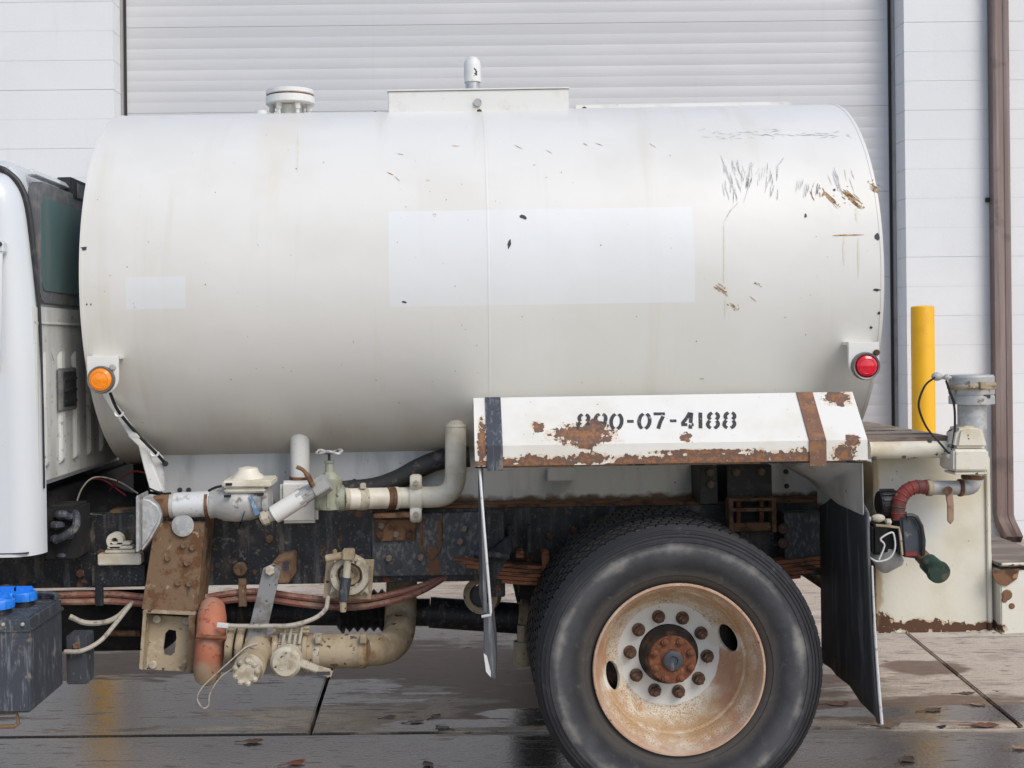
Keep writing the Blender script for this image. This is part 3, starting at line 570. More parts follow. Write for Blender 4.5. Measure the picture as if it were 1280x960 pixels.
for q in (U(152,514,.52), U(196.5,564,.645)):
    part('clip', B().tube([q+Vector((.016*math.cos(t), -.003, .016*math.sin(t))) for t in [math.pi*(1.0+k/8*1.05) for k in range(9)]], .005, 8), M['bright'], cb2)
bolts(cb2, [U(210,578,.735)], .012, M['black'], n=12, name='grommet')
part('mounting_strip', B().prism([U(128,488,.56), U(136,488,.56), U(178,546,.60), U(166,546,.60)], (0,0,0), (0,.02,0)), M['subrail'], tank, bevel=.002)
leg = part('tank_saddle', B().prism([U(162,543,.66), U(180,545,.66), U(207,613,.66), U(191,613,.66), U(183,584,.66), U(176,556,.66)], (0,0,0), (0,.03,0)), M['white'], bevel=.003, label='white steel leg under the tank front')
part('saddle_web', B().prism([U(181,547,.70), U(206,570,.74), U(209,613,.74), U(203,613,.74)], (0,0,0), (0,.02,0)), M['subrail'], leg)

# ---- chassis
FY = .79
zf0, zf1 = U(350, 729, FY).z, U(600, 634, FY).z
xf0, xf1 = -3.2, U(1034, 640, FY).x
def channel(y0, sg):                                          # a C-channel rail open towards the middle of the truck
    t = .012; d = .085*sg
    return B().box((xf0, y0, zf0), (xf1, y0+t*sg, zf1)).box((xf0, y0+t*sg, zf0), (xf1, y0+d, zf0+t)).box((xf0, y0+t*sg, zf1-t), (xf1, y0+d, zf1))
fr = part('chassis_frame', channel(FY, 1), M['frame'], bevel=.002, label='black chassis rail with rust and dust')
part('far_rail', channel(2*TKY-FY, -1), M['frame'], fr)
for xx in (-2.4, -.9, .25, 1.25):
    part('cross_member', B().box((xx-.05, FY+.0875, zf0+.07), (xx+.05, 2*TKY-FY-.0875, zf1-.05)), M['void'], fr, bevel=.01)
SY = .93
zs0, zs1 = zf1+.012, TKZ-math.sqrt(TKR**2-(TKY-SY-.03)**2)+.02
xs0, xs1 = U(206, 600, SY).x, U(1032, 600, SY).x
part('timber_strip', B().box((xs0, FY+.01, zf1+.0005), (xs1, SY+.07, zs0-.0005)), M['brown'], fr)
sub = part('subframe_rail', B().box((xs0, SY-.005, zs0), (xs1, SY+.07, zs1)), M['subrail'], bevel=.003, label='white steel rail carrying the tank')
part('far_subframe_rail', B().box((xs0+.3, 2*TKY-SY-.07, zs0), (xs1, 2*TKY-SY+.005, zs1)), M['subrail'], sub, bevel=.003)
bolts(sub, [U(985,588,SY-.006), U(986,606,SY-.006), U(446,600,SY-.006), U(228,611,SY-.006), U(239,611,SY-.006)], .011, M['chip'], h=.004, n=12, name='hole_plug')
part('step_tab', pbox(687, 584, 722, 600, SY-.06, SY-.006), M['subrail'], sub, bevel=.003)
# plate with the rusty U and its bolts
pl = part('fishplate', pbox(468, 640, 606, 718, FY-.022, FY-.001), M['framedust'], bevel=.003, label='dusty grey plate bolted to the rail')
up = [U(530,642,FY-.024), U(530,672,FY-.024), U(532,684,FY-.024), U(538,694,FY-.024), U(543,697,FY-.024), U(549,692,FY-.024), U(554,682,FY-.024), U(555,670,FY-.024), U(555,640,FY-.024)]
part('weld_bead', B().tube(spline(up, 3), .0035, 6), M['brown'], pl)
bolts(pl, [U(583,659,FY-.024), U(498,666,FY-.024), U(585,697,FY-.024), U(489,696,FY-.024), U(529,695,FY-.024), U(480,655,FY-.024), U(578,675,FY-.024)], .016, M['pinbolt'])
bolts(pl, [U(500,704,FY-.0225), U(490,709,FY-.0225)], .021, M['chip'], h=.003, n=16, name='hole_plug')
bk = part('angle_bracket', pbox(470, 640, 525, 646, FY-.09, FY-.0225).box((U(472,660,FY-.03).x, FY-.034, U(500,673,FY).z), (U(523,660,FY-.03).x, FY-.0225, U(500,646.5,FY).z)), M['brown'], pl, bevel=.002)
bolts(pl, [U(478,667,FY-.036), U(514,667,FY-.036)], .016, M['brown'])
bolts(fr, [U(340,672,FY-.001), U(300,710,FY-.001), U(104,715,FY-.001), U(130,690,FY-.001), U(640,665,FY-.001), U(665,700,FY-.001), U(690,668,FY-.001), U(720,660,FY-.001), U(760,655,FY-.001)], .019, M['nut'])
bolts(fr, [U(454,668,FY-.001), U(455,668,FY-.0012), U(310,652,FY-.001), U(275,705,FY-.001)], .013, M['chip'], h=.003, n=12, name='hole_plug')
# brown hanger bracket and its lower slotted box
by0 = .58
br = B().prism([U(199,651,by0), U(256,651,by0), U(246,762,by0), U(184,760,by0)], (0,0,0), (0,.014,0))
br.prism([U(197,651,by0), U(199,651,by0), U(184,760,by0), U(180,760,by0)], (0,0,0), (0,.2,0)).prism([U(256,651,by0), U(259,651,by0), U(250,762,by0), U(246,762,by0)], (0,0,0), (0,.2,0))
hang = part('hanger_bracket', br, M['rustbr'], bevel=.002, label='rusted channel bracket hanging from the rail')
bolts(hang, [U(213,696,by0-.001), U(233,680,by0-.001), U(244,683,by0-.001), U(237,702,by0-.001), U(226,727,by0-.001), U(240,728,by0-.001)], .013, M['rustbr'])
bolts(hang, [U(232,655,by0-.01)], .045, M['galv'], h=.006, n=20, name='washer')
lo = B().prism([U(182,761,by0-.02), U(247,764,by0-.02), U(247,768,by0-.02), U(181,765,by0-.02)], (0,0,0), (0,.1,0))
low = part('slotted_bracket', lo, M['tan'], bevel=.002, label='muddy open box bracket with a long slot')
o_ = by0+.05
ring = [U(186,767,o_), U(240,770,o_), U(240,838,o_), U(178,835,o_)]; slot = [U(215.5+math.copysign(abs(math.cos(t))**.6, math.cos(t))*8+math.sin(t)*2.2, 802-math.copysign(abs(math.sin(t))**.6, math.sin(t))*17, o_) for t in [2*math.pi*k/8+.2 for k in range(8)]]
bm_ = bmesh.new(); v1 = [bm_.verts.new(v-ROOT0) for v in ring]; v2 = [bm_.verts.new(v-ROOT0) for v in slot]
ed = [bm_.edges.new((v1[i], v1[(i+1) % 4])) for i in range(4)]+[bm_.edges.new((v2[i], v2[(i+1) % 8])) for i in range(8)]
bmesh.ops.triangle_fill(bm_, use_beauty=True, edges=ed)
r_ = bmesh.ops.extrude_face_region(bm_, geom=bm_.faces[:]); bmesh.ops.translate(bm_, verts=[e for e in r_['geom'] if isinstance(e, bmesh.types.BMVert)], vec=(0,.012,0)); bmesh.ops.recalc_face_normals(bm_, faces=bm_.faces)
me = bpy.data.meshes.new('slotted_face'); bm_.to_mesh(me); bm_.free(); link('slotted_face', me, M['tan'], low)
part('side_plate', B().prism([U(182,765,by0-.02), U(186,765,by0-.02), U(181,836,by0-.02), U(177,834,by0-.02)], (0,0,0), (0,.09,0)), M['tan'], low)
part('side_plate', B().prism([U(239,768,by0-.02), U(247,768,by0-.02), U(247,840,by0-.02), U(239,840,by0-.02)], (0,0,0), (0,.09,0)), M['rustbr'], low)
bolts(low, [U(200,772,o_-.001), U(237,774,o_-.001), U(195,829,o_-.001)], .017, M['tanpale'], n=12)
# air lines under the rail
for dy, dz, r in ((0, 0, .0135), (-.01, 9, .0135), (.03, 2, .011)):
    pts = spline([U(-60,742+dz,.72+dy), U(95,742+dz,.72+dy), U(140,741+dz,.72+dy), U(190,745+dz,.72+dy), U(250,746+dz,.72+dy), U(290,740+dz,.72+dy), U(330,738+dz,.72+dy), U(380,745+dz,.72+dy), U(440,749+dz,.72+dy), U(490,742+dz,.73+dy), U(530,731+dz*.7,.76+dy), U(566,716,.82+dy)], 5)
    part('air_line', B().tube(pts, r, 8), M['copper'])
for px in (127, 306): part('line_clip', pbox(px-5, 722 if px > 200 else 729, px+5, 757 if px > 200 else 756, .69, .70), M['frame'] if px < 200 else M['rustbr'], fr, bevel=.002)
bolts(fr, [U(304,709,.785)], .03, M['rustbr'], n=12, name='washer')
# cream switch block on a small shelf
sh = part('shelf_bracket', pbox(118, 705, 184, 731, .70, .712), M['frame'], bevel=.002, label='black plate carrying a cream block')
bolts(sh, [U(148,716,.699)], .010, M['chip'], h=.002, n=12, name='hole_plug')
part('cream_block', pbox(125, 691, 179, 705, .66, .72), M['creambolt'], sh, bevel=.004)
for i in range(3): part('cream_block_ridge', pbox(134+i*3, 686-i*5, 172-i*3, 690-i*5, .67, .71), M['creambolt'], sh, bevel=.003)
part('cream_block_eye', B().lathe([(.014, -.02), (.034, -.02), (.034, .02), (.014, .02)], U(148,674,.69), Y, 20, closed=True), M['creambolt'], sh, smooth=40)

# ---- discharge valve line under the tank front
vy = .60
cap = B().prism([U(173,619,vy-.1), U(176,617,vy-.1), U(177,688,vy-.1), U(173,689,vy-.1)], (0,0,0), (0,.16,0))
end = part('hose_end_plate', cap, M['galv'], bevel=.003, label='grey wedge shaped hose end at the front of the pipe')
part('wedge_body', B().prism([U(178,620,vy-.07), U(190,622,vy-.07), U(201,630,vy-.07), U(205,641,vy-.07), U(202,653,vy-.07), U(190,674,vy-.07), U(178,690,vy-.07)], (0,0,0), (0,.13,0)), M['galv'], end, bevel=.01, seg=3)
vp = part('valve_pipe', pcyl((217,630.5), (268,628), 16, vy, n=32), M['silver'], label='silver pipe with a cast check valve')
part('rusty_coupling', pcyl((197,632), (217.5,630.5), 14, vy, r2=16, n=28), M['brown'], vp)
for px in (220, 263, 268): part('pipe_band', pcyl((px-2, 629.5), (px+2, 629.3), 17, vy, n=32), M['cast'] if px != 263 else M['brown'], vp)
part('valve_body', B().lathe([(.05, 0), (.058, .004), (.058, .02), (.072, .05), (.078, .10), (.075, .16), (.062, .20), (.062, .215), (.072, .217), (.072, .24), (.05, .242)], U(267,628,vy), (U(340,624,vy)-U(267,628,vy)), 36), M['cast'], vp, smooth=40)
part('valve_bonnet', pbox(281, 599, 342, 608, vy-.09, vy+.09).box(U(283,615,vy-.08), U(335,608.2,vy-.08)+Vector((0,.16,0))), M['creambolt'], vp, bevel=.006)
part('bonnet_dome', B().lathe([(.075, 0), (.06, .02), (.045, .035), (.04, .05), (.01, .056)], U(313,599,vy), Z, 28), M['creambolt'], vp, smooth=50)
for px, py in ((287,619), (328,617), (289,604)): part('bonnet_slot', pbox(px-4, py-1.5, px+4, py+1.5, vy-.097, vy-.08), M['void'], vp)
part('thin_wire', B().tube(spline([U(190,609,.55), U(205,615,.5), U(217,615,.48)], 4), .004, 6), M['blkwire'], vp)
part('thin_wire', B().tube(spline([U(264,612,.45), U(272,608,.44), U(280,606,.43)], 4), .005, 6), M['blkwire'], vp)
y2 = .54
sv_ = part('drain_valve', pcyl((346,642), (382,619), 11.5, y2, n=24), M['white'], label='small slanting drain valve with a brown lever')
part('drain_nipple', pcyl((330,648), (349,640), 7.5, y2, n=16).cyl(U(332,647,y2), U(338,644.5,y2), 9.5/S(y2), n=8), M['tanpale'], sv_)
part('drain_valve_body', pcyl((379,621), (398,609), 11.5, y2, r2=10, n=8), M['cast'], sv_, bevel=.004)
part('drain_valve_nut', pcyl((396,612), (413,601), 12.5, y2, n=6).cyl(U(376,623,y2), U(383,618.5,y2), 12.5/S(y2), n=6), M['cast'], sv_, bevel=.003)
part('lever', B().tube(spline([U(394,606,y2-.04), U(389,595,y2-.05), U(382,586,y2-.05), U(374,582,y2-.05)], 5), [.011]*8+[.008]*8, 8), M['brown'], sv_)
part('cloth_scrap', B().prism([U(314,619,y2-.02), U(317,617,y2-.02), U(326,637,y2-.02), U(328,641,y2-.02), U(322,643,y2-.02)], (0,0,0), (0,.012,0)).prism([U(315,622,y2-.01), U(312,630,y2-.01), U(303,652,y2-.01), U(301,662,y2-.01), U(304,648,y2-.01)], (0,0,0), (0,.006,0)).prism([U(316,624,y2), U(320,634,y2), U(309,640,y2), U(305,648,y2)], (0,0,0), (0,.004,0)), M['rag'], sv_)
dpipe = part('tank_outlet_pipe', B().cyl(U(378,525,.80), U(378,598,.80), 12/S(.80), n=28), M['white'], label='short white pipe down from the tank')
part('pipe_collar', pcyl((378,594), (378,600), 13.5, .80, n=28), M['brown'], dpipe)
part('outlet_box', pbox(353, 600, 400, 653, .735, .785), M['white'], dpipe, bevel=.014, seg=3)
# gate valve with handwheel
gy = .74; gvy = .64; gc = U(415.5, 622, gvy)
gv = part('gate_valve', B().lathe([(.028, -.045), (.05, -.04), (.053, 0), (.05, .06), (.052, .065), (.052, .08), (.04, .084), (.036, .095), (.02, .11), (.017, .145), (.021, .147), (.021, .155), (.008, .157)], gc, Z, 28), M['green'], smooth=40, label='pale green bronze gate valve with a handwheel')
for k in range(8):
    a = 2*math.pi*k/8; part('body_rib', B().bar(gc+Vector((math.cos(a)*.053, math.sin(a)*.053, -.03)), gc+Vector((math.cos(a)*.053, math.sin(a)*.053, .055)), .012, .006, up=(math.cos(a), math.sin(a), 0)), M['green'], gv)
part('valve_stem', B().cyl(gc+Z*.15, gc+Z*.20, .006, n=8), M['chip'], gv)
wp = []; nW = 40
for k in range(nW+1):
    t = 2*math.pi*k/nW; wp.append(gc+Vector((math.cos(t)*(.048+.004*math.sin(8*t)), math.sin(t)*(.048+.004*math.sin(8*t)), .19+.006*math.sin(3*t))))
part('handwheel', B().tube(wp, .0065, 8), M['cast'], gv)
for k in range(4): a = math.pi/2*k+.5; part('spoke', B().cyl(gc+Z*.185, gc+Vector((math.cos(a)*.047, math.sin(a)*.047, .19)), .005, n=6), M['chip'], gv)
part('side_port', pcyl((398,622), (411,622), 14.5, gvy, n=24).cyl(U(424,622,gvy), U(435,622,gvy), 15/S(gvy), n=24), M['green'], gv, bevel=.003)
# cream suction line up into the tank
hp = [U(432,622.5,gvy), U(470,621.6,(gvy+gy)/2), U(508,620.8,gy), U(540,620,gy)]+arc(U(545,620,gy), U(572.5,590,gy), U(573,619,gy), 10)[1:]+[U(572.5,560,gy), U(573,500,gy)]
sl = part('cream_elbow_pipe', B().tube(hp, 13.2/S(gy), 28), M['creambolt'], label='cream pipe bending up into the tank', smooth=50)
def py_(px): return gvy+(gy-gvy)*max(0, min(1, (px-432)/76))
for px, w_, m in ((435,3,'tanpale'), (456,5.5,'tanpale'), (491,5,'brown'), (498,2.5,'creambolt')): part('pipe_band', pcyl((px-w_, 622.5-.02*(px-434)), (px+w_, 622.5-.02*(px-434)), 14.3, py_(px-w_), py_(px+w_), n=28), M[m], sl, bevel=.0015)
part('band_bolt', pbox(453, 603, 460, 610, py_(456)-.035, py_(456)-.002), M['tanpale'], sl, bevel=.003)
part('clamp_ring', pcyl((515.5,620.5), (531,620.2), 17, gy, n=28), M['creambolt'], sl, bevel=.003)
for py in (602, 641): part('clamp_lug', B().lathe([(.01, -.024), (.03, -.024), (.036, -.012), (.036, .012), (.03, .024), (.01, .024)], U(523,py,gy-.02), X, 18), M['creambolt'], sl, bevel=.002)
bolts(sl, [U(523,602,gy-.06), U(523,641,gy-.06)], .012, M['tanpale'])
part('pipe_seam', B().lathe([(13.2/S(gy), -.003), (13.9/S(gy), -.002), (13.9/S(gy), .002), (13.2/S(gy), .003)], U(573,589,gy), Z, 28), M['creambolt'], sl)
part('pipe_seam', B().lathe([(13.2/S(gy), -.003), (14.0/S(gy), -.002), (14.0/S(gy), .004), (13.2/S(gy), .005)], U(573,531,gy), Z, 28), M['creambolt'], sl)
part('rubber_suction_hose', B().tube(spline([U(432,612,.87), U(470,608,.87), U(500,598,.87), U(530,582,.87), U(556,573,.88), U(590,570,.88)], 7), .042, 16), M['hose'], label='black rubber hose behind the cream pipe')

# ---- lower suction line
ly = .52; sL = S(ly)
ls = part('tan_elbow_pipe', B().tube([U(455,811,ly), U(463,811,ly+.02)]+arc(U(470,811,ly+.05), U(503,776,ly+.36), U(503,811,ly+.2), 12)+[U(504,755,ly+.42), U(505,735,ly+.45), U(505,700,ly+.47)], [19.5/sL]*3+[(19.5+k*.03)/S(ly+.05+.026*k) for k in range(12)]+[19.5/S(ly+.42)]*3, 28), M['tan'], smooth=50, label='muddy tan pipe elbow under the chassis')
part('hose_sleeve', pcyl((384,812), (462,812), 21, ly, n=32), M['tan'], ls, bevel=.004)
for px in (400, 456): part('sleeve_band', pcyl((px-4,812), (px+4,812), 21.8, ly, n=32).box(U(px-3,803,ly-.076), U(px+5,792,ly-.076)+Vector((0,.03,0))), M['tan'] if px > 420 else M['tanpale'], ls, bevel=.002)
part('pipe_weld', B().lathe([(19.5/S(ly+.4), -.003), (20.4/S(ly+.4), 0), (19.5/S(ly+.4), .003)], U(503.6,768,ly+.39), Vector((0,.3,1)), 28), M['tan'], ls)
bv = part('butterfly_valve', pcyl((352,812), (386,812), 24, ly, n=32), M['tanpale'], bevel=.006, label='dusty butterfly valve with a cast lever')
part('valve_flange', pcyl((346,812), (353,812), 28, ly, n=32), M['tan'], bv, bevel=.003)
part('valve_flange', pcyl((383,812), (389,812), 27, ly, n=32), M['tan'], bv, bevel=.003)
for px, py in ((357,795), (365,792), (378,793), (370,802)): part('stud', pcyl((px+3,py-11), (px-1,py+10), 2, ly-.07, n=8), M['tanpale'], bv)
for py in (782, 787, 803): part('stud', pcyl((348,py), (390,py+1), 2.2, ly-.06, n=8), M['tan'], bv)
bolts(bv, [U(363,822,ly-.14)], .06, M['tanpale'], h=.07, n=24, name='lever_hub')
bolts(bv, [U(356,829,ly-.19)], .024, M['tanpale'], n=6)
part('valve_lever', B().prism([U(360,812,ly-.2), U(376,822,ly-.2), U(400,832,ly-.2), U(418,837,ly-.2), U(419,842,ly-.2), U(415,847,ly-.2), U(398,840,ly-.2), U(376,832,ly-.2), U(362,826,ly-.2)], (0,0,0), (0,.03,0)), M['tanpale'], bv, bevel=.006)
part('lever_slot', pbox(399, 838, 416, 842, ly-.202, ly-.199), M['chip'], bv)
oe = part('orange_elbow', B().tube([U(268,760,ly+.12), U(268,772,ly+.04), U(267,790,ly), U(265,812,ly), U(263,832,ly), U(262,843,ly+.03)], [v/sL for v in (17,18.5,18.5,18.5,18,16)], 24), M['orange'], smooth=50, label='faded orange pipe elbow under the chassis')
part('elbow_ridge', pcyl((249,794), (286,796), 3, ly-.065, n=8), M['redrust'], oe)
for px in (288, 300, 312, 322): part('threaded_coupling', pcyl((px,802), (px+9,803), 24-((px-288) % 3)*2-(px-288)*.15, ly, n=28), M['tan'], oe, bevel=.004)
cp = part('camlock_outlet', B().cyl(U(328,806,ly), U(316,832,ly-.22), 19/sL, 19/S(ly-.22), n=28), M['tan'], label='dusty camlock cap with a wire loop')
part('camlock_cap', B().cyl(U(315,832,ly-.2), U(311,838,ly-.27), 19.5/S(.3), 17/S(.25), n=28), M['tanpale'], cp, bevel=.008)
for k in range(9):
    a = 2*math.pi*k/9; q = U(311,838,ly-.265); part('cap_knob', B().ball(q+Vector((math.cos(a)*.043, -.004, math.sin(a)*.043)), .012, n=8), M['tanpale'], cp)
part('cap_arm', B().cyl(U(296,834,.3), U(330,831,.3), .012, n=8), M['tanpale'], cp)
part('wire_loop', B().tube(spline([U(326,802,.36), U(310,808,.33), U(292,824,.3), U(272,842,.3), U(256,858,.3), U(250,872,.3), U(257,883,.3), U(264,880,.3), U(266,865,.3), U(278,846,.3), U(294,834,.3)], 5), .0028, 6), M['wire'], cp)
sb_ = part('flat_strap', B().prism([U(332,709,.46), U(344,703,.46), U(355,708,.46), U(332,808,.46), U(317,803,.46), U(307,816,.46)], (0,0,0), (0,.012,0)), M['greystrap'], bevel=.002, label='grey flat steel strap hanging from the rail')
bolts(sb_, [U(341,711,.459)], .02, M['tanpale'])
part('strap_mount', pbox(344, 700, 364, 728, .50, .78), M['rustbr'], sb_, bevel=.004)
part('breather_tube', B().tube(spline([U(276,780,.45), U(300,781,.45), U(340,781,.44), U(368,780,.43), U(395,772,.46), U(410,760,.5), U(413,745,.55)], 5), .009, 8), M['wire'], cp)
part('tube_fitting', pcyl((275,780), (289,781), 3.6, .45, n=6), M['bright'], cp)
# spare cap on its plate
sy = .60
sp_ = part('cap_plate', B().prism([U(411,698,sy), U(471,698,sy), U(467,748,sy), U(407,746,sy)], (0,0,0), (0,.012,0)), M['tan'], bevel=.002, label='tan plate holding a round coupling cap')
part('coupling_ring', B().lathe([(.048, -.002), (.048, -.03), (.054, -.045), (.075, -.045), (.083, -.03), (.083, -.002)], U(441,716,sy), Y, 40, closed=True), M['tanpale'], sp_, smooth=50)
part('ring_step', B().lathe([(.02, -.004), (.034, -.02), (.04, -.02), (.047, -.003)], U(441,716,sy), Y, 32, closed=True), M['tan'], sp_, smooth=40)
for px in (421, 458, 432, 450): part('cam_ear', B().prism([U(px-3,728,sy-.03), U(px+4,728,sy-.03), U(px+6,743,sy-.03), U(px,738,sy-.03), U(px-6,742,sy-.03)], (0,0,0), (0,.025,0)), M['tanpale'], sp_, bevel=.004)
part('swing_bolt', pcyl((438,695), (436,721), 4.4, sy-.07, r2=5, n=14), M['tanpale'], sp_)
part('swing_grip', pcyl((436,720), (432,750), 7, sy-.07, r2=6, n=14), M['boxblk'], sp_, bevel=.004)
part('swing_tip', pcyl((432,750), (432,763), 4.5, sy-.07, r2=4, n=10), M['tan'], sp_)
part('pivot_bar', pcyl((410,697), (447,690), 5, sy-.06, n=12).box(U(431,686,sy-.09), U(446,699,sy-.09)+Vector((0,.05,0))).box(U(419,686,sy-.07), U(424,702,sy-.07)+Vector((0,.03,0))), M['tan'], sp_, bevel=.004)

# ---- driveshaft, axle and springs
ds = part('driveshaft', B().cyl(U(200,762,1.22), U(540,764,1.22), 17/S(1.22), n=24).cyl(U(540,764,1.22), U(672,773,1.22), 19/S(1.22), n=24), M['frame'], label='dark driveshaft under the frame')
part('bellows', B().lathe([(.075+.02*(k % 2), .018*k) for k in range(16)], U(425,762,1.15), X, 24), M['black'], ds, smooth=0)
part('yoke_ring', B().lathe([(.05, -.03), (.078, -.03), (.078, .03), (.05, .03)], U(606,742,.95), Vector((.35,1,0)), 28, closed=True), M['tan'], ds, smooth=40)
part('yoke_core', B().lathe([(.045, -.02), (.045, .02)], U(606,742,.96), Vector((.35,1,0)), 24), M['boxblk'], ds)
part('shaft_collar', B().cyl(U(650,772,1.2), U(664,773,1.2), 24/S(1.2), n=24), M['tan'], ds, bevel=.01)
ax_ = part('rear_axle', B().tube([(wc.x+ROOT0.x, yy, .51) for yy in (.62, .8, 1.0, 1.1, 1.22, 1.34, 1.45, 1.65, 1.82)], [.075,.075,.08,.15,.2,.15,.08,.075,.075], 24), M['void'], smooth=50, label='dark rear axle housing')
part('brake_chamber', B().cyl(U(655,800,.95), U(655,830,.95), .035, n=16).cyl(U(655,780,.95), U(655,800,.95), .02, n=12), M['tan'], ax_)
xa = wc.x+ROOT0.x
for i in range(5):
    l = 1-.06*i
    zz = U(660, 697, .62).z-.0165*i
    part('spring_leaf', B().tube([Vector((xa+t*.80*l, .68, zz-.10*(1-t*t)*.6-.01*(1-abs(t)))) for t in [k/8-1 for k in range(17)]], .001, 4).box((0,0,0),(0,0,0)) if False else B().prism([(xa+t*.80*l, .64, zz-.05*(1-t*t*l*l)) for t in [k/8-1 for k in range(17)]]+[(xa+t*.80*l, .64, zz-.05*(1-t*t*l*l)-.0145) for t in [1-k/8 for k in range(17)]], (0,0,0), (0,.075,0)), M['spring'], ax_, bevel=.001)
for px, py in ((686,703), (652,694)): part('spring_clip', pbox(px-5, py-14, px+4, py+18, .62, .73) if px > 660 else pbox(px-4, py-6, px+6, py+2, .63, .72), M['spring'], ax_, bevel=.003)
def dark(name, *a, m='void', bevel=.004, parent=None): return part(name, pbox(*a), M[m], parent or fr, bevel=bevel)
dark('spring_hanger', 612, 640, 634, 745, .66, .76, m='frame'); dark('spring_hanger', 984, 640, 1034, 700, .66, .76, m='framedust')
part('hanger_arm', B().prism([U(606,695,.62), U(640,668,.62), U(641,690,.62), U(612,745,.62), U(604,742,.62)], (0,0,0), (0,.05,0)), M['frame'], fr, bevel=.004)
part('hanger_rod', pcyl((600,690), (640,694), 4, .58, n=10), M['framedust'], fr)
dark('rubber_stop', 652, 718, 690, 746, .80, .95)
for px, py in ((640,655), (664,655)): dark('spring_bolt', px-2, py, px+3, py+35, .70, .74, m='frame')
hb1 = part('body_mount', pbox(878, 582, 900, 628, FY-.06, SY-.006), M['black'], bevel=.003, label='black bolted body mount behind the fender')
bolts(hb1, [U(890,589,FY-.061), U(891,604,FY-.061)], .018, M['pinbolt'])
hb2 = part('body_mount', pbox(912, 580, 968, 626, FY-.075, SY-.006), M['black'], bevel=.003, label='wide black body mount with rusty spring box')
bolts(hb2, [U(923,589,FY-.076), U(954,588,FY-.076)], .018, M['pinbolt'])
part('mount_box', pbox(914, 624, 920, 664, FY-.15, FY-.08).box(U(968,624,FY-.15), U(974,664,FY-.15)+Vector((0,.07,0))).box(U(914,634,FY-.152), U(974,637.5,FY-.152)+Vector((0,.07,0))).box(U(914,622,FY-.152), U(974,624,FY-.152)+Vector((0,.07,0))), M['rustbr'], hb2, bevel=.002)
part('mount_back', pbox(914, 626, 974, 664, FY-.06, FY-.008), M['void'], hb2)
part('rust_sill', pbox(916, 652, 972, 663, FY-.12, FY-.062), M['brown'], hb2, bevel=.002)
for px in (926, 955): part('mount_bolt', pcyl((px,625), (px,652), 3, FY-.11, n=8), M['redrust'], hb2)
bolts(fr, [U(981,659,.655), U(981,677,.655)], .022, M['nut'], n=12)

# ---- rear dual wheel
WC = U(853.5, 837, 0); RT = 182/S(0)
def tyre_profile(y0):
    return [(.300, y0+.045), (.315, y0+.028), (.335, y0+.022), (.337, y0+.018), (.36, y0+.012), (.40, y0+.003), (.43, y0+.001), (.455, y0+.004), (.457, y0+.001), (.463, y0+.001), (.465, y0+.006), (.474, y0+.008), (.4745, y0+.0055), (.477, y0+.0055), (.4775, y0+.0085), (.485, y0+.011), (.4865, y0+.008), (.492, y0+.009), (.494, y0+.014), (.499, y0+.0165), (.4995, y0+.0135), (.503, y0+.0155), (.5035, y0+.019), (.507, y0+.022), (.514, y0+.030), (RT-.010, y0+.036), (RT-.012, y0+.14), (RT-.010, y0+.244), (.514, y0+.25), (.494, y0+.266), (.43, y0+.279), (.36, y0+.268), (.315, y0+.25), (.300, y0+.23), (.30, y0+.14)]
axle = Vector((WC.x, 0, WC.z))
def tread(b, y0, n=84):
    for row, (ya, yb, of) in enumerate(((.030, .082, 0), (.090, .135, .5), (.145, .190, 0), (.198, .250, .5))):
        for k in range(n):
            t0 = 2*math.pi*(k+of)/n; t1 = t0+2*math.pi/n*.8; vs = []
            for t in (t0, t1):
                for rr2, yy in ((RT-.016, ya), (RT, ya+.003), (RT, yb-.003), (RT-.016, yb)):
                    vs.append(axle+Vector((math.cos(t)*rr2, y0+yy, math.sin(t)*rr2)))
            b.add(vs, [(0,1,2,3), (7,6,5,4), (0,4,5,1), (1,5,6,2), (2,6,7,3), (3,7,4,0)])
    return b
wheel = bpy.data.objects.new('wheel', None); COL.objects.link(wheel); wheel.parent = TRUCK; wheel['label'] = 'rusty cream rear wheel with a worn dusty tyre'
ty_me = B().lathe(tyre_profile(0), axle, Y, 128, closed=True).mesh('tyre', ROOT0, smooth=40)
tr_me = tread(B(), 0).mesh('tread', ROOT0, smooth=20)
link('tyre', ty_me, M['tyre'], wheel); link('tread', tr_me, M['tread'], wheel)
link('inner_tyre', ty_me, M['tyre'], wheel, (0, .30, 0)); link('inner_tread', tr_me, M['tread'], wheel, (0, .30, 0))
RPF = [(.2985, .040), (.305, .026), (.3085, .017), (.306, .012), (.300, .012), (.296, .018), (.291, .032), (.288, .050), (.284, .064), (.272, .085), (.266, .105), (.263, .128), (.256, .133), (.254, .139), (.258, .146), (.252, .163), (.236, .195), (.214, .226), (.198, .240), (.188, .2435), (.150, .244), (.112, .244)]
RP = RPF+[(.112, .254), (.188, .2535), (.202, .250), (.221, .233), (.244, .200), (.260, .167), (.270, .137), (.276, .107), (.290, .07)]
rim = link('rim', B().lathe(RP, axle, Y, 128, closed=True).mesh('rim', ROOT0, smooth=40), M['rim'], wheel)
ang = R(17); cutb = B()
for sg in (1, -1):
    d = Vector((math.cos(ang)*sg, 0, math.sin(ang)*sg)); tn = Vector((-d.z, 0, d.x))
    c = axle+d*.229+Y*.208; nrm = (Y*.62+d*.78).normalized(); u = tn; v = nrm.cross(u).normalized(); poly = []
    for k in range(28):
        t = 2*math.pi*k/28; poly.append(c+u*.054*math.cos(t)+v*.046*math.sin(t))
    cutb.prism(poly, nrm*-.035, nrm*.035)
cut = link('cutter', cutb.mesh('cutter', ROOT0, smooth=0), None, wheel)
md = rim.modifiers.new('holes', 'BOOLEAN'); md.operation = 'DIFFERENCE'; md.object = cut; md.solver = 'EXACT'
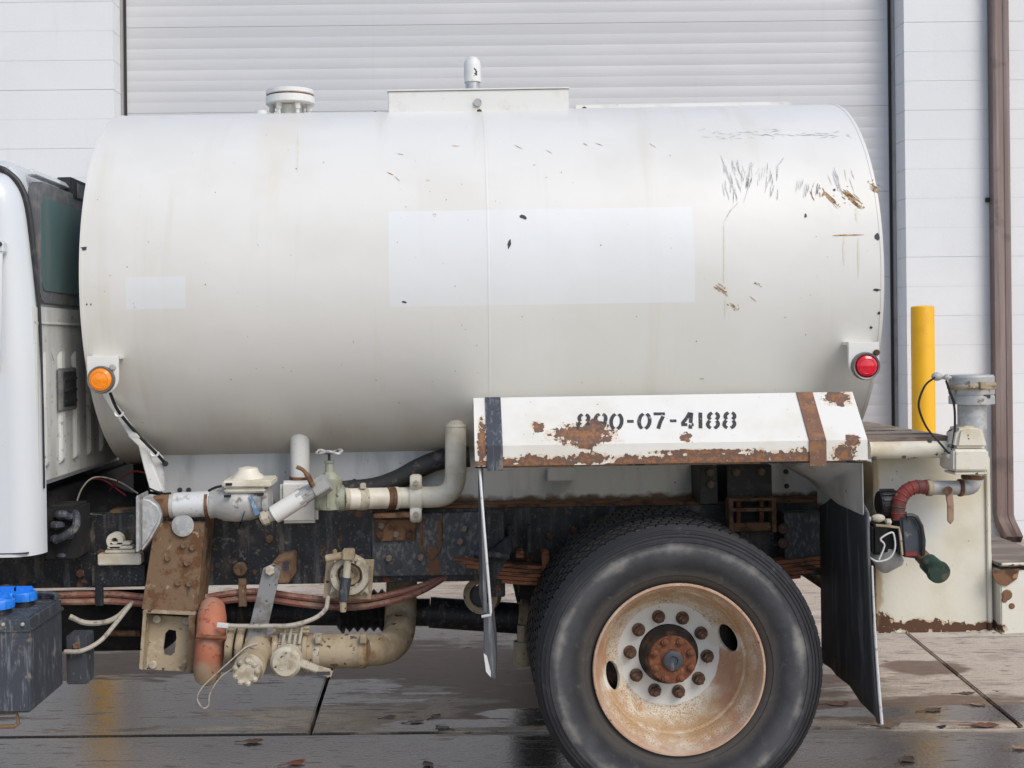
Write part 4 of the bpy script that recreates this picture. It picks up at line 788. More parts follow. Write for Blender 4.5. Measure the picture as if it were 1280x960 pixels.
dg = bpy.context.evaluated_depsgraph_get(); me = bpy.data.meshes.new_from_object(rim.evaluated_get(dg)); me.name = 'rim'
rim.modifiers.clear(); rim.data = me; me.materials.clear(); me.materials.append(M['rim']); me.set_sharp_from_angle(angle=R(40))
bpy.data.objects.remove(cut)
part('weld_ring', B().lathe([(.194, .2405), (.196, .2385), (.199, .2385), (.200, .2395)], axle, Y, 96, closed=True), M['rim'], wheel)
part('inner_rim', B().lathe([(.112, .256), (.19, .262), (.235, .275), (.262, .30), (.27, .36), (.296, .385), (.296, .40), (.25, .40), (.23, .30), (.112, .275)], axle, Y, 64, closed=True), M['hub'], wheel, smooth=40)
drum = part('brake_drum', B().lathe([(.02, .275), (.20, .275), (.21, .30), (.21, .5), (.02, .5)], axle, Y, 40), M['void'], wheel)
hub = part('hub', B().lathe([(.1085, .2605), (.1085, .235), (.105, .228), (.098, .222), (.09, .20), (.088, .172), (.084, .166), (.05, .166)], axle, Y, 64), M['hub'], wheel, smooth=35)
part('axle_flange', B().lathe([(.0875, .168), (.0875, .157), (.084, .153), (.045, .152), (.042, .149), (.038, .1505), (.034, .147), (.02, .146), (.002, .146)], axle, Y, 48), M['redrust'], wheel, smooth=35)
part('centre_cap', B().lathe([(.036, .1515), (.036, .140), (.030, .136), (.018, .136), (.016, .141), (.002, .141)], axle, Y, 40), M['boxblk'], wheel, smooth=35)
nutm = B().lathe([(.0245, 0), (.0245, -.006), (.020, -.008), (.020, -.008)], (0,0,0), Y, 24).lathe([(.0195, -.007), (.0195, -.03), (.017, -.034), (.010, -.034), (.010, -.046), (.004, -.047)], (0,0,0), Y, 6).mesh('lug_nut', smooth=30)
for k in range(10):
    a = R(-4)+2*math.pi*k/10; o = link('lug_nut', nutm, M['nut'], wheel, axle+Vector((math.cos(a)*.1445, .2435, math.sin(a)*.1445))-ROOT0); o.rotation_euler = (0, rnd(0, 1), 0)
for k in range(8):
    a = R(22.5)+2*math.pi*k/8; link('flange_bolt', B().lathe([(.0135, 0), (.0135, -.012), (.010, -.014), (.005, -.018)], (0,0,0), Y, 8).mesh('flange_bolt', smooth=30) if k == 0 else fbm, M['nut'] if k % 3 else M['redrust'], wheel, axle+Vector((math.cos(a)*.072, .153, math.sin(a)*.072))-ROOT0)
    if k == 0: fbm = bpy.data.meshes['flange_bolt']
far = bpy.data.objects.new('wheel', None); COL.objects.link(far); far.parent = TRUCK
link('tyre', ty_me, M['tyre'], far, (0, 2.16, 0)); link('inner_tyre', ty_me, M['tyre'], far, (0, 1.83, 0))

# ---- fender with stencilled number
z_top, z_cr, z_lo = U(830, 492, .16).z, U(840, 552, 0).z, U(840, 577.5, 0).z
xe0, xe1 = U(597, 560, 0).x, U(1088, 560, 0).x
t_ = .006
prof_ = [(0, z_lo), (0, z_cr), (.16, z_top), (.60, z_top-.06)]
def bent(b, x0, x1, pr, th):
    outer = [Vector((0, y, z)) for y, z in pr]; inner = []
    for i, p in enumerate(outer):
        d = (outer[min(i+1, len(outer)-1)]-outer[max(i-1, 0)]).normalized(); inner.append(p+Vector((0, d.z, -d.y))*th)
    return b.prism([v+X*x0 for v in outer+inner[::-1]], (0,0,0), (x1-x0, 0, 0))
fe = part('fender', bent(B(), xe0, xe1, prof_, t_), M['fender'], smooth=20, label='white sheet fender with rusty lower edge and a black number')
def inset(y): return y
for a_, b2, m in ((612, 632, 'boxblk'), (1015, 1036, 'ruststrap')):
    so = .0055
    pr = [(-so, z_lo-.016), (-so, z_cr+.002), (.16-so*.7, z_top+so*.4), (.161, z_top+so*.4)]
    part('strap', bent(B(), U(a_, 560, 0).x, U(b2, 560, 0).x, pr, .005), M[m], fe, smooth=20, label='rusty flat strap' if m == 'ruststrap' else 'dark grey flat strap')
part('end_gusset', B().prism([(xe1-.004, 0.008, z_lo), (xe1-.004, .008, z_cr), (xe1-.004, .162, z_top-.006), (xe1-.004, .6, z_top-.07), (xe1-.004, .6, z_lo-.25), (xe1-.004, .35, z_lo-.16), (xe1-.004, .12, z_lo-.03)], (-.006, 0, 0), (0,0,0)), M['subrail'], fe)
part('end_gusset', B().prism([(xe0+.004, 0.008, z_lo), (xe0+.004, .008, z_cr), (xe0+.004, .162, z_top-.006), (xe0+.004, .6, z_top-.07), (xe0+.004, .6, z_lo), ], (0, 0, 0), (.006,0,0)), M['fender'], fe)
part('inner_lip', B().box((xe0, .008, z_lo-.007), (xe1, .05, z_lo-.001)), M['rustbr'], fe)
# characters: strokes in a unit cell (x 0..1, y 0..1), gaps left for the stencil bridges
def A(cx, cy, rx, ry, a0, a1, n=9): return [(cx+rx*math.cos(R(a0+(a1-a0)*k/n)), cy+ry*math.sin(R(a0+(a1-a0)*k/n))) for k in range(n+1)]
GL = {'0': [A(.5,.5,.4,.46,107,253), A(.5,.5,.4,.46,73,-73)],
      '8': [A(.5,.73,.35,.23,112,232), A(.5,.73,.35,.23,68,-52), A(.5,.27,.39,.25,128,250), A(.5,.27,.39,.25,52,-70)],
      '9': [A(.5,.7,.38,.27,108,300), A(.5,.7,.38,.27,70,-10)+[(.86,.45),(.78,.22),(.62,.06)], [(.46,.04),(.25,.10)]],
      '7': [[(.08,.93),(.92,.93)], [(.80,.78),(.62,.45),(.50,.04)]],
      '4': [[(.62,.98),(.42,.66),(.12,.34)], [(.04,.26),(.50,.26)], [(.74,.98),(.74,.36)], [(.74,.26),(.74,.02)], [(.84,.26),(.97,.26)]],
      '1': [[(.45,.97),(.55,.03)]], '-': [[(.08,.5),(.92,.5)]]}
def fpt(px, py):                                              # line of sight to the sloping face of the fender
    o = Vector((0, -D0, HC)); d = U(px, py, 0)-o; n = Vector((0, -(z_top-z_cr), .16)).normalized()
    t = (Vector((0, 0, z_cr))-o).dot(n)/d.dot(n); return o+d*t, n
for ch, cx in zip('890-07-4188', (733,754,774,791.5,809,827,845,863,879,895,915.5)):
    cyc = 525.5-.013*(cx-774); hh = 10.4; ww = 8.3 if ch != '-' else 4.8; b = B()
    for st in GL[ch]:
        q = []; dn = []
        for gx, gy in st:
            if ch == '-': gy = .5
            p, n_ = fpt(cx+(gx-.5)*2*ww+(gy-.5)*1.5, cyc-(gy-.5)*2*hh); q.append(p+n_*.0016)
        m = len(q); vs = []; fs = []; wd = 4.6/S(.08) if ch != '-' else 4.4/S(.08)
        for i, p in enumerate(q):
            tg = (q[min(i+1, m-1)]-q[max(i-1, 0)]).normalized(); sd = tg.cross(n_).normalized(); vs += [p+sd*wd/2, p-sd*wd/2]
        for i in range(m-1): fs.append((i*2, i*2+1, i*2+3, i*2+2))
        b.add(vs, fs)
    part('number_character', b, M['stencil'], fe, smooth=0)

# ---- mud flaps
xf = xe0+.03
ff = part('mud_flap', B().prism([(xf-.012, .10, z_lo+.03), (xf-.012, .60, z_lo+.03), (U(603,720,.3).x, .60, U(603,760,.3).z), (U(612,768,0).x-.01, .04, U(612,768,0).z)], (0,0,0), (.012,0,0)), M['flapgrey'], label='front mud flap seen edge on')
part('flap_tongue', B().prism([U(608,768,.02), U(618,768,.02), U(623,812,.02), U(623,848,.02), U(618,846,.02), U(608,836,.02)], (0,0,0), (.012,.22,0)), M['flapgrey'], ff, bevel=.003)
part('flap_rod', B().tube([U(603,583,.03), U(606,625,.0), U(612,700,-.01), U(617,762,-.01), U(616.5,767,-.01), U(606,769,.0)], .0052, 8), M['bright'], ff)
part('pale_edge', B().prism([U(608,815,.015), U(611,838,.015), U(617,845,.015), U(617,838,.015), U(612,818,.015)], (0,0,0), (0,.004,0)), M['bright'], ff)
xr = U(1091, 640, .0).x
def rf(y, z, dx=0): return Vector((xr+dx, y, z))
zr0 = U(1095, 903, 0).z; zr1 = U(1070, 610, .2).z
rfb = B(); n = 8; vs = []; fs = []
cols = [(0.0, -.004), (.05, .004), (.15, -.003), (.27, .004), (.38, -.004), (.48, .003), (.58, -.003)]
for j, (yy, off) in enumerate(cols):
    for i in range(n+1):
        t = i/n; top = zr1-.06*(1-min(1, yy/.3))+.08*min(1, yy/.5); bot = zr0+(.0 if yy < .02 else .10*min(1, yy/.1)*.9)*(1-yy)
        bot = zr0+.07*min(1, yy/.3)
        vs.append(rf(yy, top+(bot-top)*t, off*(.4+t)+(.03*t*t*(1-yy/.3) if yy < .3 else 0)))
m = n+1
for j in range(len(cols)-1):
    for i in range(n): fs.append((j*m+i, j*m+i+1, (j+1)*m+i+1, (j+1)*m+i))
rfo = part('mud_flap', rfb.add(vs, fs), M['rubber'], label='long black rear mud flap with a pale worn edge', smooth=50)
md = rfo.modifiers.new('thick', 'SOLIDIFY'); md.thickness = .01
part('pale_edge', B().tube([vs[i]+Vector((.004, -.004, 0)) for i in range(2, n+1)], [.0035, .004, .0045, .005, .0055, .006, .006], 8), M['bright'], rfo)
fb2 = part('flap_mount', B().prism([(xr-.2, .12, z_lo-.02), (xr-.006, .12, z_lo-.05), (xr-.006, .12, zr1-.16), (xr-.18, .12, zr1-.02)], (0,0,0), (0,.44,0)), M['subrail'], rfo) if False else None
part('flap_bolt', B().ball(rf(.06, zr1-.09, .01), .014, n=10), M['galv'], rfo); part('flap_bolt', B().ball(rf(.25, zr1-.05, -.012), .012, n=10), M['brown'], rfo)
part('fender_rear_skirt', B().prism([(xe1-.19, .06, z_lo-.008), (xe1-.012, .012, z_lo-.008), (xe1-.012, .012, z_lo-.20), (xe1-.05, .30, z_lo-.13), (xe1-.19, .30, z_lo-.05)], (0,0,0), (0,.30,0)), M['subrail'], fe, bevel=.004)
# ---- rear pump bay
ry = .30
p0, p1 = U(1094, 600, ry), U(1239, 600, ry)
zp0, zp1 = U(1165, 789, ry).z, U(1165, 570, ry).z
rp_ = part('rear_panel', B().box((p0.x, ry, zp0), (p1.x, ry+.012, zp1)), M['rearpanel'], bevel=.002, label='cream side panel with rust along its bottom edge')
part('panel_flange', B().box((p1.x-.014, ry-.012, zp0+.002), (p1.x+.002, ry-.0005, zp1)), M['rearpanel'], rp_, bevel=.003)
part('panel_flange', B().box((p0.x, ry-.010, zp0), (p0.x+.012, ry-.0005, zp1)), M['rearpanel'], rp_, bevel=.003)
part('panel_side', B().box((p1.x+.0025, ry+.0125, zp0+.01), (p1.x+.012, 2.1, U(1240,690,ry).z)), M['rearpanel'], rp_)
part('panel_far', B().box((p0.x, 2.1, zp0), (p1.x, 2.112, zp1)), M['rearpanel'], rp_)
part('front_wall', B().box((p0.x+.002, ry+.0125, zp0+.03), (p0.x+.014, 2.099, zp1-.02)), M['rearpanel'], rp_)
zd = U(1140, 549, .12).z
tb = part('deck_tube', B().cyl(U(1088,560,.16), U(1192,558.5,.16), 12/S(.16), n=24), M['cream'], label='cream tube along the edge of the rear deck')
bolts(tb, [U(1096,571,.14), U(1133,569,.14), U(1165,550,.14)], .008, M['chip'])
dk = part('rear_deck', B().prism([(U(1086,549,.14).x, .14, zd), (U(1193,549,.14).x, .14, zd), (U(1195,549,.14).x-.03, 1.0, zd), (U(1086,549,.14).x, 1.0, zd)], (0,0,-.008), (0,0,.012)), M['deck'], bevel=.002, label='brown worn deck plate behind the fender')
part('deck_seam', B().bar(U(1110,543,.40), U(1150,541,.40), .004, .003), M['chip'], dk)
for i, yy in enumerate((.25, .43, .61, .79)): part('deck_ridge', B().box((U(1086,549,.14).x+.01, yy, zd+.0125), (U(1193,549,.14).x-.04, yy+.012, zd+.0165)), M['deck'], dk)
# standpipe with camlock cap
qy = .12; sq = S(qy)
vq = U(1217.5, 480, qy)
def zq(py): return U(1217, py, qy).z
st = part('standpipe', B().cyl((vq.x, qy, zq(534)), (vq.x, qy, zq(500)), 17/sq, n=32), M['galv'], label='standpipe with a grey cap on a cream block at the rear')
part('cap_body', B().lathe([(27/sq, 0), (27/sq, .028), (26/sq, .03), (26/sq, .034), (27/sq, .036), (27.5/sq, .06), (27/sq, .062), (27/sq, .098), (25.5/sq, .105), (2/sq, .105)], (vq.x, qy, zq(503)), Z, 40), M['cast'], st, smooth=30)
part('cap_band', B().lathe([(27.5/sq, 0), (28.6/sq, .004), (28.6/sq, .014), (27.5/sq, .018)], (vq.x, qy, zq(485)), Z, 40), M['tan'], st, smooth=40)
part('band_latch', B().cyl(U(1215,481,qy-.095), U(1248,479,qy-.06), 3/sq, n=8).box(U(1229,476,qy-.1), U(1236,484,qy-.1)+Vector((0,.03,0))).box(U(1219,478,qy-.1), U(1223,484,qy-.1)+Vector((0,.03,0))), M['tan'], st, bevel=.002)
part('cap_slot', B().box(U(1233,492,qy-.075), U(1241,496,qy-.075)+Vector((.002,.04,0))), M['chip'], st)
part('knob', B().ball(U(1174.5,469,qy-.02), .019, (1.1,.9,.85), 12).cyl(U(1180,470,qy-.02), U(1192,470.5,qy-.02), .007, n=8).ball(U(1187,470,qy-.03), .012, n=8), M['cast'], st)
part('tether_cable', B().tube(spline([U(1172,470,qy-.03), U(1160,480,qy-.05), U(1152.5,498,qy-.06), U(1153,512,qy-.06), U(1162,533,qy-.05), U(1178,552,qy-.04), U(1191,565,qy-.03), U(1195,550,qy-.03), U(1197,530,qy-.03), U(1196,505,qy-.03), U(1190,486,qy-.03), U(1186,474,qy-.03)], 6), .0042, 6), M['blkwire'], st)
bk_ = part('cream_valve_block', B().prism([U(1196,560,qy-.07), U(1240,560,qy-.07), U(1240,588,qy-.07), U(1196,588,qy-.07)], (0,0,0), (0,.14,0)), M['creambolt'], bevel=.008, seg=3, label='cream square valve block at the rear corner')
part('block_neck', B().prism([U(1197,559,qy-.06), U(1201,536,qy-.06), U(1208,531,qy-.06), U(1229,531,qy-.06), U(1233,536,qy-.06), U(1235,545,qy-.06), U(1240,559,qy-.06)], (0,0,0), (0,.11,0)), M['cream'], bk_, bevel=.012, seg=3)
part('block_rust_edge', B().box(U(1197,592,qy-.065), U(1239,588.5,qy-.065)+Vector((0,.1,0))), M['cream'], bk_, bevel=.002)
part('tether_lug', B().ball(U(1190,569,qy-.03), .012, n=8), M['cream'], bk_)
ey = .14
el = part('rusty_elbow', B().tube([U(1219,588,ey), U(1219,598,ey)]+arc(U(1218,601,ey), U(1204,608,ey), U(1217,609,ey), 6), [v/S(ey) for v in (11.5,11.5,11.5,11,11,10.5,10,10,10)], 20), M['cast'], smooth=50, label='corroded grey elbow below the valve block')
part('elbow_ring', B().cyl(U(1219,592,ey), U(1219,597,ey), 13.5/S(ey), n=20), M['brown'], el, bevel=.002)
part('pipe_length', B().cyl(U(1166,608,ey), U(1202,608,ey), 9/S(ey), n=20), M['cast'], el)
part('pipe_ring', B().cyl(U(1201,608,ey), U(1206,608,ey), 11/S(ey), n=16), M['brown'], el, bevel=.002)
part('hose_clamp', B().cyl(U(1161,608,ey), U(1168,608,ey), 10.5/S(ey), n=16), M['tan'], el, bevel=.002)
part('hanging_lever', B().prism([U(1185,612,ey-.04), U(1194,612,ey-.04), U(1196,630,ey-.04), U(1196,649,ey-.04), U(1192,654,ey-.04), U(1188,650,ey-.04), U(1188,630,ey-.04)], (0,0,0), (0,.008,0)), mat('pale_brown_rusted_lever', (.33, .21, .15), [dict(col=(.2, .11, .07), scale=30, lo=.45, hi=.65)], rough=.8), el, bevel=.002)
part('lever_pin', B().cyl(U(1189,611,ey-.05), U(1189,611,ey), 5/S(ey), n=10), M['brown'], el)
hs = spline([U(1164,608,ey), U(1150,607,ey), U(1138,611,ey), U(1130,620,ey), U(1126,634,ey), U(1126,648,ey)], 7)
rh = part('red_hose', B().tube(hs, 8.6/S(ey), 18), M['redhose'], smooth=50, label='red rubber hose curving down')
for k in range(3, len(hs)-2, 4):
    d = (hs[k+1]-hs[k-1]).normalized(); part('hose_rib', B().lathe([(8.4/S(ey), -.004), (9.2/S(ey), 0), (8.4/S(ey), .004)], hs[k], d, 18), M['redhose'], rh, smooth=50)
mo = part('pump_motor', B().lathe([(.03, 0), (.045, .004), (.05, .015), (.05, .06), (.042, .068), (.02, .07)], U(1100,628,.2), X, 24), M['black'], smooth=30, label='black finned motor of the rear pump')
for k in range(9):
    a = math.pi*(k/8)+math.pi/2; c0 = U(1101,628,.2); part('fin', B().bar(c0+Vector((.006, -abs(math.sin(a-math.pi/2))*.05, math.cos(a-math.pi/2)*.05)), c0+Vector((.06, -abs(math.sin(a-math.pi/2))*.05, math.cos(a-math.pi/2)*.05)), .006, .01, up=(0, -abs(math.sin(a-math.pi/2))-.01, math.cos(a-math.pi/2))), M['black'], mo)
part('lower_motor_case', B().lathe([(.02, -.05), (.05, -.045), (.06, -.03), (.062, .03), (.05, .045), (.02, .05)], U(1110,692,.22), Vector((.5,-.2,.35)), 24), M['cast'], mo, smooth=45)
lm_ = part('rear_work_lamp', B().prism([U(1129,646,.10), U(1140,643,.10), U(1148,645,.10), U(1154,655,.10), U(1157,673,.10), U(1156,692,.10), U(1150,697,.10), U(1133,695,.10)], (0,0,0), (0,.11,0)), M['boxblk'], bevel=.008, seg=3, label='dark hooded lamp body with a green capped spout')
part('hood_rim', B().tube([U(1136,643,.09), U(1143,642.5,.09), U(1149,645,.09), U(1155,656,.09), U(1158,674,.09), U(1157,693,.09)], .008, 8), M['black'], lm_)
part('red_reflector', pbox(1135, 688, 1150, 694, .093, .1), M['redhose'], lm_, bevel=.002)
part('tan_frame', B().tube([U(1098,655,.10), U(1112,656,.10), U(1127,658,.10), U(1129,670,.10), U(1131,692,.10)], .005, 6), M['tan'], lm_)
part('tan_latch', B().ball(U(1101,646,.12), .022, (1.2,.7,.7), 10).ball(U(1114,651,.12), .013, n=8), M['tanpale'], lm_)
part('dark_recess', pbox(1094, 654, 1130, 692, .16, .26), M['void'], lm_, bevel=.01)
part('white_wires', B().tube(spline([U(1089,694,.10), U(1100,700,.10), U(1115,696,.10), U(1122,684,.10), U(1121,668,.10), U(1117,664,.10), U(1104,672,.10), U(1109,680,.10), U(1102,698,.10)], 5), .0035, 6), M['bright'], lm_)
part('spout_pipe', B().cyl(U(1154,692,.12), U(1166,704,.08), .026, .028, n=18), M['brown'], lm_)
part('spout_cap', B().cyl(U(1162,700,.09), U(1176,713,.03), .034, .037, n=24), M['dkgreen'], lm_, bevel=.005)
part('spout_cap_rim', B().cyl(U(1175,712,.04), U(1178,715,.02), .042, .040, n=24), M['dkgreen'], lm_, bevel=.004)
# rear step bumper
q0 = U(1240, 710, .22)
bx = part('rear_step', B().prism([(p1.x+.013, .24, U(1240,712,.24).z), (p1.x+.26, .24, U(1240,712,.24).z), (p1.x+.26, .24, zp0+.01), (p1.x+.013, .24, zp0)], (0,0,0), (0,1.9,0)), M['rearpanel'], bevel=.004, label='rear step bumper with a brown tread plate')
zst = U(1240, 706, .24).z+.01
part('tread_plate', B().box((p1.x+.013, .232, zst-.012), (p1.x+.27, 1.6, zst)), M['deck'], bx)
part('step_edge', B().tube([Vector((p1.x+.013, .228, zst-.002)), Vector((p1.x+.27, .228, zst-.002))], .006, 8), M['cream'], bx)
part('rust_cup', B().prism([U(1243,712,.232), U(1278,709,.232), U(1275,722,.232), U(1262,731,.232), U(1252,729,.232), U(1246,722,.232)], (0,0,0), (0,.006,0)), M['brown'], bx, bevel=.001)
for i, (px, py, r) in enumerate(((1262,742,7), (1259,748,4), (1268,756,4))): part('rust_hole', B().lathe([(r/S(.23), 0), (r*.7/S(.23), -.004), (.001, -.003)], U(px,py,.2395), Y, 9), M['brown'], bx)

# ---- cab
cy = .20; cx1 = U(40, 420, cy).x
zc_t, zc_m, zc_b = U(20, 196, cy).z, U(58, 612, cy).z, U(30, 695, cy).z
prf = [(-3.4, zc_m), (cx1+.004, zc_m), (cx1+.004, zc_m+.3), (cx1-.008, zc_m+.75), (cx1-.02, zc_t-.30), (cx1-.028, zc_t-.14), (cx1-.045, zc_t-.05), (cx1-.09, zc_t+.008), (-3.4, zc_t+.035)]
cab = part('cab', B().prism([(x, cy+.09, z) for x, z in prf], (0,0,0), (0, 1.92, 0)), M['cab'], bevel=.025, seg=4, smooth=40, label='white truck cab cut by the left edge of the photo')
# side skin: slightly proud, carries the door area, reaches lower and rolls over into the rear and the roof
ch_ = spline([Vector((x, 0, z)) for x, z in [(cx1+.016, zc_b), (cx1+.015, zc_m+.1), (cx1+.006, zc_m+.6), (cx1-.012, zc_t-.36), (cx1-.032, zc_t-.17), (cx1-.068, zc_t-.08), (cx1-.13, zc_t-.035), (cx1-.30, zc_t-.02), (-2.4, zc_t-.016), (-3.4, zc_t-.012)]], 4)
nr_ = []
for i, p in enumerate(ch_):
    t = (ch_[min(i+1, len(ch_)-1)]-ch_[max(i-1, 0)]).normalized(); nr_.append(Vector((-t.z, 0, t.x)))
nr_[0] = Vector((-1, 0, 0)); vs = []; fs = []; K = 9; m = len(ch_)+1; rr_ = .10
for k in range(K+1):
    th = math.pi/2*(1-k/K)
    for p, nn in zip(ch_, nr_): q = p+nn*rr_*(1-math.sin(th)); vs.append(Vector((q.x, cy+.115*(1-math.cos(th)), q.z)))
    vs.append(Vector((-3.4, cy+.115*(1-math.cos(th)), zc_b)))
for k in range(K):
    for i in range(m): fs.append((k*m+i, k*m+(i+1) % m, (k+1)*m+(i+1) % m, (k+1)*m+i))
fs += [tuple(range(K*m, (K+1)*m)), tuple(range(m))[::-1]]
side = part('cab_side', B().add(vs, fs), M['cab'], cab, smooth=50)
trim = [(-3.4, zc_t+.004), (-2.4, zc_t-.002), (cx1-.35, zc_t-.006), (cx1-.16, zc_t-.018), (cx1-.09, zc_t-.05), (cx1-.05, zc_t-.10), (cx1-.026, zc_t-.18), (cx1-.006, zc_t-.36), (cx1+.012, zc_m+.62), (cx1+.018, zc_m+.3), (cx1+.018, zc_m)]
tq = spline([Vector((x, cy+.085, z)) for x, z in trim], 4)
part('black_trim', B().tube(tq, [.0125 if k < 26 else max(.004, .0125-.001*(k-26)) for k in range(len(tq))], 10), M['black'], cab)
part('lower_seam', B().box((-3.4, cy-.0015, zc_b+.012), (cx1-.02, cy+.02, zc_b+.016)), M['seal'], cab)
xb = cx1-.004
def rear(y0, y1, z0, z1, d, th=.01): return B().box((xb+d-th, y0, z0), (xb+d, y1, z1))
zw0, zw1 = U(47, 378, .32).z, U(47, 224, .32).z
def rrect(y0, y1, z0, z1, r, x, th):
    pts = []
    for cy_, cz_, a in ((y1-r, z1-r, 0), (y0+r, z1-r, 90), (y0+r, z0+r, 180), (y1-r, z0+r, 270)):
        for k in range(6): t = R(a+18*k); pts.append((x, cy_+r*math.cos(t), cz_+r*math.sin(t)))
    return B().prism(pts, (-th,0,0), (0,0,0))
part('window_surround', rrect(.30, 2.14, zw0, zw1, .06, xb+.012, .04), M['frit'], cab, bevel=.004)
part('rear_window', rrect(.325, 2.07, zw0+.05, zw1-.06, .035, xb+.0155, .02), M['glass'], cab)
part('wall_panel', rear(.26, 2.18, zc_m+.02, zw0-.012, .010, .02), M['cabback'], cab, bevel=.004)
for yy in (.33, .52, .70, .89, 1.07, 1.25, 1.44, 1.62, 1.8, 1.98): part('pressed_rib', B().prism([(xb+.0105, yy-.035, zc_m+.07), (xb+.0105, yy+.035, zc_m+.07), (xb+.026, yy+.022, zc_m+.09), (xb+.026, yy-.022, zc_m+.09)], (0,0,0), (0,0,zw0-zc_m-.27)), M['cabback'], cab, bevel=.004)
part('seam_bead', B().tube([(xb+.012, .28, zw0-.075), (xb+.012, 2.1, zw0-.075)], .005, 6), M['cabback'], cab)
zv = U(90, 485, .55).z
part('vent_frame', rear(.475, .665, zv-.085, zv+.085, .034, .02), M['frit'], cab, bevel=.004)
part('vent', rear(.495, .645, zv-.07, zv+.07, .038, .02), M['black'], cab, bevel=.004)
for k in range(3): part('vent_louvre', rear(.50, .64, zv-.055+k*.045, zv-.04+k*.045, .045, .012), M['black'], cab, bevel=.003)
part('roof_rear_cap', B().prism([(xb-.03, .30, zw1+.015), (xb+.003, .30, zw1+.02), (xb-.02, .30, zc_t-.02)], (0,0,0), (0,1.8,0)), M['cab'], cab, bevel=.004)
zbl = zc_t-.055
part('brake_lamp', B().box((xb-.06, .72, zbl-.045), (xb+.012, 1.72, zbl+.055)), M['black'], cab, bevel=.008)
part('brake_lamp_lens', B().box((xb+.0125, .78, zbl-.025), (xb+.016, 1.66, zbl+.035)), M['frit'], cab)
part('grab_handle', B().tube([U(3,312,cy-.03), U(2.5,380,cy-.05), U(0,450,cy-.03)], .012, 12), M['cab'], cab, smooth=50)
part('handle_foot', pbox(-8, 299, 8, 315, cy-.045, cy+.002), M['cab'], cab, bevel=.008, seg=3)
bolts(cab, [U(3.5,303.5,cy-.0455)], .009, M['chip'], n=10, name='screw')
part('door_handle', B().ball(U(-4,455,cy-.01), .03, (.8,.4,1.4), 12), M['bright'], cab)
part('rear_corner_bottom', B().prism([(cx1-.10, cy+.09, zc_b+.05), (cx1-.004, cy+.09, zc_b+.05), (cx1-.004, cy+.09, zc_m-.001), (cx1-.10, cy+.09, zc_m-.001)], (0,0,0), (0,.05,0)), M['void'], cab)
part('floor_pan', B().box((-3.4, .36, zc_m-.22), (cx1-.14, 2.1, zc_m-.002)), M['void'], cab)  # cab floor, its black painting in the shade below the cab
part('transmission', B().tube([(-2.6, 1.22, .95), (-1.9, 1.22, .93), (-1.55, 1.22, .85), (-1.35, 1.22, .82)], [.3, .28, .2, .12], 20), M['void'], cab, smooth=50)
part('shade_plate', B().box((cx1-.10, .62, .84), (cx1-.06, 1.9, zc_m-.05)), M['void'], cab)  # added black plate standing in for the shadow under the cab
part('shade_backing', B().box((cx1+.02, 1.55, .84), (-1.0, 1.57, 1.36)), M['void'], fr)  # added dark plate, fills the pale gap behind the saddle with shade
part('shade_drum', B().lathe([(.02, 0), (.12, .01), (.13, .1), (.13, .34), (.1, .38), (.02, .4)], (-1.36, 1.15, .98), X, 24), M['void'], cab, smooth=50)  # added black filler body, deepens the shadow behind the cab
# wiring behind the cab
for pts, m in (([(140,612,.9), (152,598,.85), (170,588,.8), (186,590,.75)], 'redwire'), ([(95,640,.8), (105,610,.8), (122,595,.82), (150,600,.9), (175,615,.8)], 'wire'), ([(120,597,.82), (135,600,.9), (160,618,.85)], 'redwire'), ([(98,632,.7), (110,640,.75), (130,642,.78)], 'dkgreen')):
    part('loose_wire', B().tube(spline([U(*p) for p in pts], 5), .0035, 6), M[m])
vb = part('air_valve', pbox(58, 632, 98, 700, .55, .75), M['void'], bevel=.01, label='dirty black air valve with fittings behind the cab')
for pq, r in (((80,642), .025), ((92,645), .02), ((75,655), .024), ((88,668), .02), ((74,672), .022), ((80,693), .014)): part('fitting', B().ball(U(*pq, .53), r, (1.3,1,.8), 10), M['boxblk'], vb)
part('fitting_hose', B().tube(spline([U(72,674,.5), U(85,668,.49), U(97,658,.5), U(99,646,.52), U(97,640,.56)], 5), .016, 10), M['wire'] if False else M['boxblk'], vb)
part('step_block', pbox(140, 636, 186, 648, .84, .95), M['rustbr'], fr, bevel=.003)

# ---- tank box with blue caps, left
ky = -.02
xk1 = U(41, 830, ky).x; zk0, zk1 = U(20, 890, ky).z, U(20, 771, ky).z
box = part('fluid_box', B().box((xk1-.62, ky, zk0), (xk1, ky+.36, zk1)), M['boxblk'], bevel=.008, seg=3, label='scuffed black box with bright blue caps')
part('lid_lip', B().box((xk1-.625, ky-.006, zk1-.05), (xk1+.006, ky+.366, zk1-.038)), M['boxblk'], box, bevel=.003)
zl = zk1+.001
for px, yy, r in ((2, .06, .052), (14, .19, .045), (33, .19, .045)):
    c = Vector((U(px, 760, yy).x, yy, zl)); cp_ = part('blue_cap', B().lathe([(r, .02), (r*1.03, .045), (r*.95, .052), (r*.5, .056), (.002, .056)], c, Z, 24), M['blue'], box, smooth=40)
    part('cap_neck', B().cyl(c, c+Z*.021, r*.85, n=20), M['black'], box)
    for k in range(10): a = 2*math.pi*k/10; part('cap_grip', B().bar(c+Vector((math.cos(a)*r, math.sin(a)*r, .022)), c+Vector((math.cos(a)*r, math.sin(a)*r, .048)), .012, .008, up=(math.cos(a), math.sin(a), 0)), M['blue'], box)
    part('cap_handle', B().bar(c+Vector((-r*.8, 0, .062)), c+Vector((r*.8, 0, .062)), .014, .02, up=(0,0,1)), M['blue'], box, bevel=.004)
zh = zl+.012
